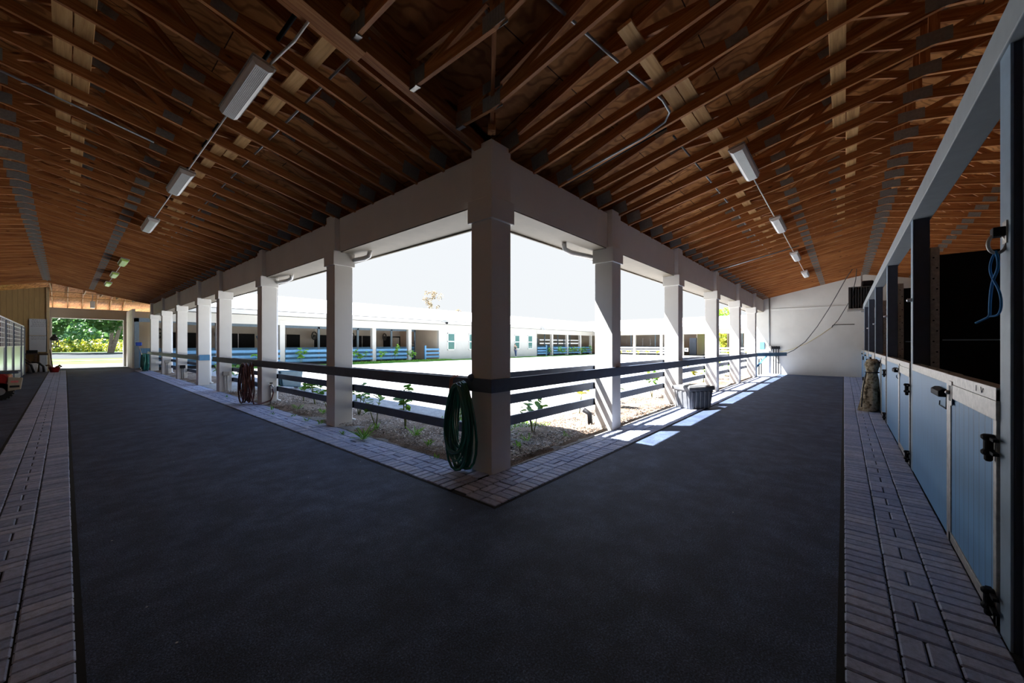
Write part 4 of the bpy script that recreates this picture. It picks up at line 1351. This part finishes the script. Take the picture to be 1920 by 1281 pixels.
for q in range(22):
    a = 2 * PI * q / 22
    c_, s_ = math.cos(a), math.sin(a)
    for yy in (0.03, 0.15):
        wh.add([(0.02 + 0.24 * c_ - 0.02 * s_, yy, 0.26 + 0.24 * s_ + 0.02 * c_), (0.02 + 0.24 * c_ + 0.02 * s_, yy, 0.26 + 0.24 * s_ - 0.02 * c_), (0.02 + 0.268 * c_ + 0.02 * s_, yy, 0.26 + 0.268 * s_ - 0.02 * c_), (0.02 + 0.268 * c_ - 0.02 * s_, yy, 0.26 + 0.268 * s_ + 0.02 * c_),
                (0.02 + 0.24 * c_ - 0.02 * s_, yy + 0.1, 0.26 + 0.24 * s_ + 0.02 * c_), (0.02 + 0.24 * c_ + 0.02 * s_, yy + 0.1, 0.26 + 0.24 * s_ - 0.02 * c_), (0.02 + 0.268 * c_ + 0.02 * s_, yy + 0.1, 0.26 + 0.268 * s_ - 0.02 * c_), (0.02 + 0.268 * c_ - 0.02 * s_, yy + 0.1, 0.26 + 0.268 * s_ + 0.02 * c_)],
               [(0, 1, 2, 3), (7, 6, 5, 4), (0, 4, 5, 1), (1, 5, 6, 2), (2, 6, 7, 3), (3, 7, 4, 0)])
wh.tube([(0.02, 0.02, 0.26), (0.02, 0.26, 0.26)], 0.245, 24)
wh.build('tyre', 'black', t)
MB().tube([(0.02, 0.0, 0.26), (0.02, 0.27, 0.26)], 0.11, 16).build('wheel_hub', 'steel', t)

# whiteboards and workbench on the tan wall
for k, (z0, z1_) in enumerate(((2.16, 3.12), (1.17, 2.12))):
    t = thing('whiteboard', ('upper' if k == 0 else 'lower') + ' whiteboard with handwriting on the tan wall', 'whiteboard', (-1.37, 36.24, 0), 0, 'whiteboards')
    MB().box(0, 0, z0, 0.66, 0.05, z1_).build('panel', 'wb', t)
    fr = MB().box(-0.015, -0.01, z0, 0.0, 0.05, z1_).box(0.66, -0.01, z0, 0.675, 0.05, z1_).box(0, -0.01, z0 - 0.015, 0.66, 0.05, z0).box(0, -0.01, z1_, 0.66, 0.05, z1_ + 0.015)
    fr.build('frame', 'galv', t)
    wr = MB()
    r_ = random.Random(k)
    for q in range(6 if k == 0 else 3):
        zz = z1_ - 0.06 - q * 0.075
        xx = 0.05 + r_.uniform(0, 0.06)
        while xx < 0.6:
            w_ = r_.uniform(0.03, 0.09)
            wr.box(xx, -0.004, zz, min(xx + w_, 0.62), 0.0, zz + 0.018)
            xx += w_ + 0.025
    wr.build('handwriting', 'ink', t)
t = thing('workbench', 'dark wooden workbench with braced legs below the whiteboards', 'bench', (-1.6, 35.6, 0), 0)
MB().box(-0.4, -0.3, 1.02, 0.57, 0.55, 1.1).build('bench_top', 'wooddark', t)
MB().box(0.15, -0.25, 1.1, 0.55, 0.3, 1.28).build('drawer_unit', 'iron', t)
for x in (-0.35, 0.45):
    MB().box(x, -0.25, 0, x + 0.09, -0.16, 1.02).build('leg', 'wooddark', t)
MB().tube([(-0.1, -0.2, 1.0), (0.35, -0.2, 0.55)], 0.04, 4).build('brace', 'wooddark', t)
t = thing('storage_cabinet', 'white cabinet beside the tan corner trim', 'cabinet', (-0.98, 35.7, 0), 0)
MB().box(0, 0, 0, 0.28, 0.5, 0.98).build('body', 'wb', t)
MB().box(0.02, -0.015, 0.05, 0.26, 0.0, 0.93).build('door', 'wb', t)
MB().box(-0.02, -0.05, 0.98, 0.32, 0.55, 1.08).build('cabinet_top', 'wooddark', t)
tag(MB().lathe([(0.17, 0), (0.2, 0.3), (0.21, 0.52), (0.22, 0.54)], -1.22, 35.1, 18).build('plastic_bucket', 'whitep', None, True), 'white plastic bucket under the workbench', 'bucket')
tag(MB().lathe([(0.16, 0), (0.24, 0.1), (0.25, 0.3), (0.18, 0.46), (0.1, 0.52)], -1.62, 35.0, 16).build('feed_sack', 'burlap', None, True), 'brown sack on the floor beside the white bucket', 'sack')
pipe('bent_pipe', [(-1.72, 34.7, 0.62), (-1.45, 34.7, 0.62), (-1.25, 34.7, 0.45), (-1.15, 34.7, 0.02)], 0.05, 'black', 'black curved pipe in front of the white bucket', 'pipe', 'curved pipes')
pipe('bent_pipe', [(-1.25, 35.0, 0.6), (-0.98, 35.0, 0.55), (-0.82, 35.0, 0.35), (-0.8, 35.0, 0.02)], 0.05, 'black', 'black curved pipe in front of the white cabinet', 'pipe', 'curved pipes')
t = thing('tool_tub', 'dark red tub of odds and ends at the end of the left paving', 'tub', (-0.4, 34.4, 0.012), 0)
MB().lathe([(0.16, 0), (0.2, 0.16), (0.24, 0.3), (0.25, 0.3)], 0, 0, 18).build('tub', 'red', t, True)
MB().tube([(-0.1, 0, 0.3), (-0.25, 0.05, 0.42), (-0.32, 0.05, 0.38)], 0.05, 8).tube([(0.05, 0, 0.28), (0.2, 0, 0.38), (0.26, 0.05, 0.3)], 0.06, 8).build('contents', 'burlap', t, True)
t = thing('wall_shelf', 'small grey shelf with slatted front beside the far doorway', 'shelf', (-0.6, 38.0, 0), 0)
MB().box(-0.1, -0.5, 1.45, 0.35, 0.3, 1.5).build('shelf_board', 'galv', t)
mb = MB()
for q in range(5):
    mb.box(-0.06 + q * 0.09, -0.5, 1.5, -0.02 + q * 0.09, -0.46, 1.85)
mb.box(-0.08, -0.5, 1.83, 0.35, -0.46, 1.87)
mb.build('slats', 'galv', t)
tag(MB().lathe([(0.16, 1.87), (0.2, 1.95), (0.12, 2.1), (0.06, 2.2), (0.08, 2.26)], -0.45, 37.7, 14).build('dark_helmet', 'black', None, True), 'black rounded bundle on top of the grey shelf', 'bundle')
pipe('wooden_pole', [(-0.48, 37.0, 0.02), (-0.62, 37.3, 1.3)], 0.025, 'wooddark', 'wooden tool handle leaning beside the far doorway', 'tool')

# far blue stall front at the end of the left aisle and the far stalls
t = thing('horse_stall', 'dark blue stall front beyond the farthest left pillar, white broom before it', 'stall front', (3.1, 36.3, 0), 0, 'far stall fronts')
MB().box(0.1, 0, 0.02, 2.4, 0.06, 1.35).build('fixed_panel', 'bluedoor', t)
MB().box(-0.05, -0.03, 0, 0.18, 0.1, 3.4).build('door_post', 'bluegrey', t)
MB().box(-0.05, -0.03, 3.15, 2.6, 0.1, 3.42).build('header', 'bluegrey', t)
for k in range(6):
    x0, x1 = 4.0 + 3.75 * k, 4.0 + 3.75 * (k + 1) - 0.1
    if x1 > 25.6:
        x1 = 25.6
    if k:
        pass
    t = thing('horse_stall', 'blue half wall of the far building stalls, %s from the left' % nth(k + 1), 'stall front', (x0 + (1.6 if k == 0 else 0), 36.5, 0), 0, 'far stall fronts')
    L = x1 - x0 - (1.6 if k == 0 else 0)
    MB().box(0, 0, 0.02, L, 0.06, 1.35).build('fixed_panel', 'blue', t)
    MB().box(L - 0.05, -0.03, 0, L + 0.13, 0.1, 3.2).build('door_post', 'bluegrey', t)
    MB().box(0, -0.03, 3.05, L + 0.13, 0.1, 3.3).build('header', 'bluegrey', t)
    t = thing('rubber_wall_board', 'black rubber board on the far stall back wall, %s from the left' % nth(k + 1), 'wall board', (x0 + 0.8, 39.5, 0), 0, 'far rubber boards')
    MB().box(0, 0, 0, 2.4, 0.08, 2.55).build('board', 'rubber', t)
    MB().box(1.16, -0.012, 0.0, 1.2, 0.0, 2.55).build('seam_strip', 'galv', t)
    t = thing('round_fan', 'round dark fan hung in the far stalls, %s from the left' % nth(k + 1), 'fan', (x0 + 0.5, 38.8, 2.45), 0.5, 'far stall fans')
    MB().tube([(0.36 * math.cos(a), 0, 0.36 * math.sin(a)) for a in [2 * PI * q / 20 for q in range(20)]], 0.06, 8, closed=True).build('cage_ring', 'fanm', t, True)
    bl = MB()
    for q in range(5):
        a = 2 * PI * q / 5
        c_, s_ = math.cos(a), math.sin(a)
        bl.add([(0.05 * c_ - 0.05 * s_, -0.03, 0.05 * s_ + 0.05 * c_), (0.05 * c_ + 0.05 * s_, 0.03, 0.05 * s_ - 0.05 * c_), (0.33 * c_ + 0.11 * s_, 0.05, 0.33 * s_ - 0.11 * c_), (0.33 * c_ - 0.11 * s_, -0.05, 0.33 * s_ + 0.11 * c_)], [(0, 1, 2, 3)])
    bl.tube([(0, -0.08, 0), (0, 0.12, 0)], 0.08, 10)
    bl.build('fan_blades', 'fanm', t)
    MB().cyl((0, 0, 0.36), (0, 0, 1.5), 0.02, 6).build('drop_rod', 'galv', t)
tag(MB().box(24.55, 39.4, 0, 25.5, 39.6, 2.4).build('door_1', 'greige'), 'grey door at the right of the far stalls', 'door', None, 'structure')
t = thing('step_ladder', 'dark step ladder leaning beside the far blue gate', 'ladder', (22.9, 33.2, 0), 0)
for x in (0, 0.4):
    MB().tube([(x, -0.1, 0.0), (x + 0.25, 0.4, 2.0)], 0.035, 4).build('side_rail', 'iron', t)
for q in range(6):
    f = 0.12 + q * 0.15
    MB().tube([(0.25 * f, -0.1 + 0.5 * f, 2.0 * f), (0.4 + 0.25 * f, -0.1 + 0.5 * f, 2.0 * f)], 0.03, 4).build('rung', 'iron', t)
for k in range(4):
    x0 = 42.9 + 3.8 * k
    t = thing('horse_stall', 'dark blue barred stall right of the far white wall, %s in the row' % nth(k + 1), 'stall front', (x0, 36.5, 0), 0, 'right far stall fronts')
    MB().box(0, 0, 0.02, 3.7, 0.06, 1.4).build('fixed_panel', 'blue', t)
    MB().box(3.65, -0.03, 0, 3.8, 0.1, 3.3).build('door_post', 'bluegrey', t)
    MB().box(1.75, -0.03, 0, 1.9, 0.1, 2.6).build('middle_post', 'bluegrey', t)
    gr = MB()
    for q in range(4):
        gr.box(0, 0.0, 1.6 + q * 0.28, 3.7, 0.05, 1.64 + q * 0.28)
    gr.build('grille', 'bluegrey', t)
for k in range(7):
    y0 = 2.8 + 4.1 * k
    if 10 < y0 < 16.9:
        continue
    t = thing('horse_stall', 'grey barred stall of the east building, %s from its near end' % nth(k + 1), 'stall front', (XE + 4.3, y0, 0), PI / 2, 'east stall fronts')
    MB().box(0, -0.03, 0.02, 4.0, 0.03, 1.35).build('fixed_panel', 'slate', t)
    gr = MB()
    for q in range(5):
        gr.box(0, -0.02, 1.5 + q * 0.22, 4.0, 0.02, 1.53 + q * 0.22)
    for q in range(3):
        gr.box(0.7 + 1.3 * q, -0.03, 1.35, 0.78 + 1.3 * q, 0.03, 2.6)
    gr.build('grille', 'conduit', t)
    MB().box(3.95, -0.06, 0, 4.1, 0.06, 3.2).build('door_post', 'bluegrey', t)
tag(MB().box(XE + 4.3, 16.9, 0, XE + 4.4, 18.0, 2.6).build('passage_gate', 'slate'), 'dark barred gate beside the east passage', 'gate')
t = thing('notice_sign', 'small white square sign on the gate of the east passage', 'sign', (XE + 1.0, 17.2, 0), 0)
MB().box(-0.02, 0, 0.55, 0.02, 0.55, 1.1).build('sign_board', 'whitep', t)
MB().box(-0.035, 0.18, 0.72, -0.02, 0.38, 0.95).build('sign_mark', 'ink', t)
MB().cyl((0, 0.27, 0), (0, 0.27, 0.55), 0.03, 6).build('stake', 'iron', t)
tag(MB().lathe([(0.3, 0), (0.38, 1.0), (0.4, 1.05)], XE + 7.2, 14.6, 16).build('trash_can', 'teal', None, True), 'dark blue barrel in the east passage', 'barrel')
# little floodlights under the far eaves
for k, (x, lab) in enumerate(((25.9, 'small security light under the far eave left of the windows'), (43.3, 'pale security camera under the far eave right of the windows'))):
    t = thing('security_light', lab, 'light', (x, yfe - 0.02, 3.95 - 0.25 * k), 0, 'security lights')
    MB().box(-0.35, -0.25, 0.0, 0.15, 0.0, 0.22).build('housing', 'conduit', t, bevel=0.03)
    MB().lathe([(0.05, -0.2), (0.14, -0.15), (0.14, 0.0)], 0.25, -0.2, 12).build('lamp_head', 'whitep' if k else 'iron', t, True)

# ================================================================== PLANTS
def leaf_quad(mb, base, dirv, L, W, droop, rr):
    d = Vector(dirv).normalized()
    side = d.cross(Vector((0, 0, 1)))
    side = side.normalized() if side.length > 1e-3 else Vector((1, 0, 0))
    side = (Matrix.Rotation(rr.uniform(-0.7, 0.7), 3, d) @ side)
    pts = []
    p = Vector(base)
    prof = ((0.0, 0.12), (0.35, 0.8), (0.65, 1.0), (0.88, 0.7), (1.0, 0.1))
    for f, w in prof:
        c = p + d * (L * f) + Vector((0, 0, -droop * L * f * f))
        pts.append((c - side * (W * w / 2), c + Vector((0, 0, -0.12 * W * w)), c + side * (W * w / 2)))
    vs = [q for t3 in pts for q in t3]
    fs = []
    for i in range(len(prof) - 1):
        fs += [(3 * i, 3 * i + 1, 3 * i + 4, 3 * i + 3), (3 * i + 1, 3 * i + 2, 3 * i + 5, 3 * i + 4)]
    mb.add(vs, fs)


def bush(x, y, H, n, label, group, mat='leaf', L=0.2, W=0.125, spread=0.24, seed=0, stems=2, z=0.03, name='broadleaf_shrub'):
    rr = random.Random(seed)
    t = thing(name, label, 'plant', (x, y, z), 0, group)
    sm, lf = MB(), MB()
    for s_ in range(stems):
        a = rr.uniform(0, 6.28)
        tip = Vector((math.cos(a) * spread * rr.uniform(0.3, 1), math.sin(a) * spread * rr.uniform(0.3, 1), H * rr.uniform(0.75, 1.0)))
        mid = tip * 0.5 + Vector((rr.uniform(-0.03, 0.03), rr.uniform(-0.03, 0.03), 0.03))
        sm.tube([(0, 0, -0.05), mid, tip], [0.012, 0.008, 0.004], 6)
        for q in range(n):
            f = rr.uniform(0.45, 1.0)
            p = mid.lerp(tip, (f - 0.5) / 0.5) if f > 0.5 else Vector((0, 0, 0)).lerp(mid, f / 0.5)
            b = rr.uniform(0, 6.28)
            leaf_quad(lf, p, (math.cos(b), math.sin(b), rr.uniform(-0.2, 1.0)), L * rr.uniform(0.6, 1.15), W * rr.uniform(0.7, 1.1), rr.uniform(0.1, 0.6), rr)
    sm.build('stem', 'stem', t, True)
    lf.build('foliage', mat, t, True)
    return t


left_pl = [(4.05, 4.75, 0.72, 9), (4.15, 6.2, 0.9, 9), (3.95, 6.9, 0.62, 8), (4.3, 8.25, 0.85, 10), (4.1, 9.3, 0.75, 9), (4.25, 10.4, 0.85, 9), (4.3, 11.3, 0.7, 8), (4.2, 13.2, 0.8, 10), (4.4, 14.6, 0.75, 9), (4.3, 16.6, 1.05, 14), (4.6, 17.6, 1.1, 14), (4.3, 18.6, 0.95, 14), (4.3, 20.5, 0.95, 12), (4.3, 22.2, 0.8, 10)]
for k, (x, y, H, n) in enumerate(left_pl):
    bush(x, y, H, n, 'leafy green shrub in the bed behind the left pillars, %s from the corner' % nth(k + 1), 'shrubs of the left bed', seed=20 + k, stems=2 + k % 2)
right_pl = [(4.55, 4.15, 0.62, 9, 'leaf'), (5.45, 4.2, 0.68, 9, 'leaf'), (7.7, 4.6, 0.95, 9, 'leafy'), (8.9, 4.3, 0.85, 14, 'leaf'), (9.4, 4.9, 0.9, 8, 'leafy'), (11.6, 4.4, 0.85, 12, 'leaf'), (13.2, 4.8, 1.0, 10, 'leafy'), (15.6, 4.5, 1.0, 12, 'leafy'), (17.2, 4.4, 0.9, 12, 'leaf'), (19.6, 4.5, 0.95, 12, 'leafy'), (21.2, 4.4, 0.8, 10, 'leaf')]
for k, (x, y, H, n, m) in enumerate(right_pl):
    bush(x, y, H, n, '%s shrub in the sunny bed behind the right pillars, %s from the corner' % ('leafy green' if m == 'leaf' else 'yellow green', nth(k + 1)), 'shrubs of the right bed', m, seed=60 + k, stems=2 + k % 2)
far_pl = [9.2, 11.9, 15.6, 16.9, 18.4, 20.0, 21.6, 45.3, 46.8, 48.4, 50.0, 51.6, 53.0, 54.8, 56.5]
for k, x in enumerate(far_pl):
    bush(x, 31.3 + 0.4 * (k % 2), 1.0 + 0.25 * (k % 3), 18, 'green shrub before the far blue fence, %s from the left' % nth(k + 1), 'shrubs before the far fence', 'weed', 0.3, 0.16, 0.5, 100 + k, 3)
for k, y in enumerate((28, 26.6, 25.4, 24, 22.6, 21.2, 11.6, 9.4, 8)):
    bush(XE - 0.9, y, 0.7, 14, 'pale shrub before the east white fence, %s from its far end' % nth(k + 1), 'shrubs before the east fence', 'leafy', 0.3, 0.16, 0.5, 130 + k, 3)


def weed(x, y, H, n, label, seed, group='weeds on the paving', mat='weed'):
    rr = random.Random(seed)
    mb = MB()
    for q in range(n):
        b = rr.uniform(0, 6.28)
        leaf_quad(mb, (rr.uniform(-0.04, 0.04), rr.uniform(-0.04, 0.04), 0.0), (math.cos(b), math.sin(b), rr.uniform(0.6, 2.2)), H * rr.uniform(0.6, 1.1), 0.014 + 0.02 * H, rr.uniform(0.1, 0.5), rr)
    o = mb.build('weed_clump', mat, None, True)
    o.location = (x, y, 0.005)
    return tag(o, label, 'weed', group)


wd = [(3.3, 6.15, 0.36, 34), (3.22, 6.75, 0.12, 10), (3.35, 8.0, 0.14, 12), (3.28, 8.5, 0.16, 12), (3.3, 9.3, 0.12, 10), (3.1, 9.9, 0.1, 9), (3.32, 10.6, 0.16, 12), (3.36, 12.9, 0.16, 12), (3.2, 14.2, 0.12, 9), (3.4, 4.35, 0.1, 8)]
for k, (x, y, H, n) in enumerate(wd):
    weed(x, y, H, n, 'small weed tuft in the left paving edge, %s from the corner pillar' % nth(10 if k == 9 else k + 1) if k != 9 else 'small weed by the green hose', 200 + k)
bw_ = [(3.7, 4.9, 0.16, 16), (3.95, 5.6, 0.26, 26), (3.8, 6.6, 0.2, 16), (4.4, 5.2, 0.2, 24), (3.85, 9.0, 0.2, 18), (3.7, 10.1, 0.22, 18), (4.5, 3.75, 0.18, 16), (5.6, 3.6, 0.14, 14), (4.1, 3.7, 0.2, 16), (4.9, 3.9, 0.2, 14)]
for k, (x, y, H, n) in enumerate(bw_):
    o = weed(x, y, H, n, 'bright weed clump in the mulch, %s of those %s' % (nth(k + 1 if k < 6 else k - 5), 'along the left bed' if k < 6 else 'along the right bed'), 230 + k, 'weeds in the mulch')
    o.location.z = 0.03
gr = MB()
rr = random.Random(77)
for q in range(1500):
    x, y = rr.uniform(5.0, 6.3), rr.uniform(4.4, 6.6)
    leaf_quad(gr, (x, y, -0.005), (rr.uniform(-1, 1), rr.uniform(-1, 1), 1.6), rr.uniform(0.05, 0.13), 0.02, 0.3, rr)
tag(gr.build('grass_patch', 'weed'), 'bright grass growing behind the corner pillar hose', 'grass', None, 'stuff')
gr = MB()
for q in range(2600):
    x, y = rr.uniform(14.0, 26.2), rr.uniform(30.5, 32.1)
    leaf_quad(gr, (x, y, 0.0), (rr.uniform(-1, 1), rr.uniform(-1, 1), 1.6), rr.uniform(0.1, 0.25), 0.04, 0.3, rr)
tag(gr.build('grass_fringe', 'weed'), 'green grass fringe along the far blue fence', 'grass', None, 'stuff')


# ================================================================== TREES
def tree(x, y, H, label, group, mat, trunk, crown, n, leafs, seed, base_z=0.0, lean=(0, 0), name='broadleaf_tree'):
    rr = random.Random(seed)
    t = thing(name, label, 'tree', (x, y, base_z), 0, group)
    tk = MB()
    for (dx, dy, r) in trunk:
        tk.tube([(dx * 0.1, dy * 0.1, -0.1), (dx * 0.5 + lean[0] * 0.3, dy * 0.5, H * 0.35), (dx + lean[0], dy + lean[1], H * 0.75)], [r, r * 0.75, r * 0.35], 8)
    tk.build('trunk', 'bark', t, True)
    lf = MB()
    blobs = [(rr.gauss(0, crown[0] * 0.5), rr.gauss(0, crown[0] * 0.5), crown[1] + (crown[2] - crown[1]) * rr.random(), crown[0] * rr.uniform(0.25, 0.5)) for _ in range(16)]
    for q in range(n):
        bx, by, bz, br_ = rr.choice(blobs)
        v = Vector((rr.gauss(0, 1), rr.gauss(0, 1), rr.gauss(0, 1))).normalized() * br_ * rr.uniform(0.6, 1.0)
        p = Vector((bx, by, bz)) + v
        d = Vector((rr.uniform(-1, 1), rr.uniform(-1, 1), rr.uniform(-0.8, 0.6)))
        a = d.orthogonal().normalized() * leafs * 0.45
        d = d.normalized() * leafs
        lf.add([p - d * 0.5, p + a - d * 0.05, p + d * 0.5, p - a - d * 0.05], [(0, 1, 2, 3)])
    lf.build('foliage', mat, t)
    return t


tree(-2.5, 104, 15, 'dark green tree seen in the left half of the doorway', 'trees beyond the doorway', 'treeleaf', [(0, 0, 0.5), (-6, 1, 0.4)], (7.5, 5.0, 15), 4200, 0.75, 1)
tree(5.6, 108, 17, 'lime green tree with two pale leaning trunks in the doorway', 'trees beyond the doorway', 'treelime', [(2.5, 0, 0.36), (0.2, 0.5, 0.32)], (7.0, 6.0, 17), 4200, 0.75, 2, lean=(1.6, 0))
tree(14, 112, 17, 'green tree at the right edge of the doorway view', 'trees beyond the doorway', 'treelime', [(0, 0, 0.5)], (8, 4.0, 16), 3600, 0.8, 3)
tree(-14, 118, 17, 'dark green tree at the left edge of the doorway view', 'trees beyond the doorway', 'treeleaf', [(0, 0, 0.5)], (8, 4.0, 16), 3600, 0.8, 4)
tree(1, 150, 22, 'tall green tree behind the road trees', 'trees beyond the doorway', 'treeleaf', [(0, 0, 0.6)], (16, 2.0, 21), 5200, 1.2, 5)
tree(17, 155, 22, 'tall yellow green tree behind the road trees', 'trees beyond the doorway', 'treelime', [(0, 0, 0.6)], (14, 2.0, 21), 4600, 1.2, 6)
hd = MB()
rr = random.Random(9)
for q in range(5200):
    x, y, z = rr.uniform(-28, 32), rr.uniform(124, 128), rr.uniform(0, 3.0) * rr.uniform(0.5, 1)
    d = Vector((rr.uniform(-1, 1), rr.uniform(-1, 1), rr.uniform(-0.5, 1))).normalized() * 0.55
    a = d.orthogonal().normalized() * 0.22
    p = Vector((x, y, z))
    hd.add([p - d * 0.5, p + a, p + d * 0.5, p - a], [(0, 1, 2, 3)])
tag(hd.build('roadside_hedge', 'leafy'), 'bright yellow green hedge beyond the road', 'hedge')
for k, z in enumerate((9.0, 6.8)):
    pipe('power_line', [(-60, 96, z + 1.0), (-20, 96, z), (20, 96, z - 0.1), (60, 96, z + 1)], 0.05, 'conduit', ('upper' if k == 0 else 'lower') + ' power line crossing before the doorway trees', 'power line', 'power lines', 6)
tree(50.5, 66, 12.5, 'sparse ochre tree top showing above the far roof', 'pale tree tops above the far roof', 'treetan', [(0, 0, 0.12), (0.6, 0.2, 0.08)], (1.5, 9.6, 12.6), 420, 0.32, 11)
tree(58.5, 66, 9.8, 'smaller sparse ochre tree top right of the first above the far roof', 'pale tree tops above the far roof', 'treetan', [(0, 0, 0.1)], (1.1, 8.3, 9.4), 170, 0.3, 12)
tree(XE + 14, 14.2, 7, 'yellow green tree beyond the east passage', 'trees beyond the east passage', 'leafy', [(0, 0, 0.15)], (2.2, 0.6, 5.5), 1500, 0.4, 13)
tree(XE + 18, 16.6, 8, 'green tree behind the east passage opening', 'trees beyond the east passage', 'treelime', [(0, 0, 0.2)], (2.6, 1.5, 7.5), 1300, 0.45, 14)
tree(XE - 2.2, 13.2, 3.6, 'small yellow green tree before the east building', 'trees before the east building', 'leafy', [(0, 0, 0.06)], (0.7, 1.2, 3.4), 420, 0.3, 15)

# ================================================================== PERSON
def skin_body(name, verts, edges, radii, mat, parent, root=0, sub=2):
    me = bpy.data.meshes.new(name)
    me.from_pydata(verts, edges, [])
    o = link(name, me, parent)
    me.materials.append(M[mat])
    sk = o.modifiers.new('skin', 'SKIN')
    sk.use_smooth_shade = True
    lay = me.skin_vertices[0].data
    for k, r in enumerate(radii):
        lay[k].radius = (r, r) if not isinstance(r, tuple) else r
        lay[k].use_root = (k == root)
    sb = o.modifiers.new('sub', 'SUBSURF')
    sb.levels = sb.render_levels = sub
    return o


t = thing('person', 'person in a dark top and jeans walking along the far white wall', 'person', (37.55, 31.75, 0), math.radians(10))
V_ = [(0, 0, 0.92), (0.0, 0, 1.12), (-0.04, 0, 1.36), (-0.08, 0, 1.45), (-0.12, 0, 1.53), (-0.14, 0, 1.63),
      (0.0, 0.1, 0.88), (0.1, 0.1, 0.48), (0.22, 0.1, 0.09), (0.12, 0.1, 0.04),
      (0.0, -0.1, 0.88), (-0.06, -0.1, 0.48), (-0.02, -0.1, 0.09), (-0.14, -0.1, 0.04),
      (-0.05, 0.17, 1.36), (0.02, 0.22, 1.1), (-0.06, 0.22, 0.86), (-0.09, 0.22, 0.78),
      (-0.05, -0.17, 1.36), (-0.12, -0.22, 1.1), (-0.24, -0.22, 0.9), (-0.28, -0.22, 0.83)]
E2 = [(0, 1), (1, 2), (2, 3), (3, 4), (4, 5), (0, 6), (6, 7), (7, 8), (8, 9), (0, 10), (10, 11), (11, 12), (12, 13), (2, 14), (14, 15), (15, 16), (16, 17), (2, 18), (18, 19), (19, 20), (20, 21)]
Rr = [0.12, 0.11, 0.12, 0.055, 0.075, 0.075, 0.085, 0.06, 0.04, 0.035, 0.085, 0.06, 0.04, 0.035, 0.05, 0.04, 0.03, 0.032, 0.05, 0.04, 0.03, 0.032]
skin_body('body', V_, E2, Rr, 'skin', t)
skin_body('shirt', [V_[0], V_[1], V_[2], V_[14], V_[18]], [(0, 1), (1, 2), (2, 3), (2, 4)], [0.135, 0.125, 0.135, 0.065, 0.065], 'shirt', t)
skin_body('jeans', [V_[0], V_[6], V_[7], V_[8], V_[10], V_[11], V_[12]], [(0, 1), (1, 2), (2, 3), (0, 4), (4, 5), (5, 6)], [0.135, 0.1, 0.075, 0.06, 0.1, 0.075, 0.06], 'denim', t)
MB().lathe([(0.05, 1.58), (0.095, 1.62), (0.09, 1.69), (0.03, 1.73)], -0.12, 0, 14).build('hair', 'hair', t, True)
for y_, x_ in ((0.1, 0.1), (-0.1, -0.13)):
    MB().box(x_ - 0.1, y_ - 0.05, 0.0, x_ + 0.15, y_ + 0.05, 0.1).build('shoe', 'whitep', t, bevel=0.03)

# ================================================================== LIGHT
sun = bpy.data.lights.new('sun', 'SUN')
sun.energy = 6.8
sun.angle = math.radians(0.55)
sun.color = (1.0, 0.985, 0.96)
so = link('sun', sun)
d = Vector((0.62, -0.76, -1.41))          # travelling direction
so.rotation_euler = d.to_track_quat('-Z', 'Y').to_euler()
w = bpy.data.worlds.new('sky')
S.world = w
w.use_nodes = True
nt = w.node_tree
bg = nt.nodes['Background']
bg.inputs['Strength'].default_value = 0.215
tc = nt.nodes.new('ShaderNodeTexCoord')
sp_ = nt.nodes.new('ShaderNodeSeparateXYZ')
rp_ = nt.nodes.new('ShaderNodeValToRGB')
rp_.color_ramp.elements[0].position = 0.0
rp_.color_ramp.elements[0].color = (0.80, 0.83, 0.85, 1)
rp_.color_ramp.elements[1].position = 0.42
rp_.color_ramp.elements[1].color = (0.80, 0.84, 0.88, 1)
_e = rp_.color_ramp.elements.new(0.75)
_e.color = (0.95, 1.5, 2.6, 1)
nt.links.new(tc.outputs['Generated'], sp_.inputs[0])
nt.links.new(sp_.outputs['Z'], rp_.inputs['Fac'])
nt.links.new(rp_.outputs['Color'], bg.inputs['Color'])

# ================================================================== CAMERA
cam = bpy.data.cameras.new('camera')
cam.sensor_width = 36.0
cam.lens = 36.0 * 722.0 / 1920.0
cam.shift_y = 5.5 / 1920.0
cam.clip_start = 0.05
cam.clip_end = 600
co = link('camera', cam)
co.location = (0, 0, 1.613)
co.rotation_euler = (PI / 2, 0, math.atan2(0.6528, 0.7576) - PI / 2)
S.camera = co
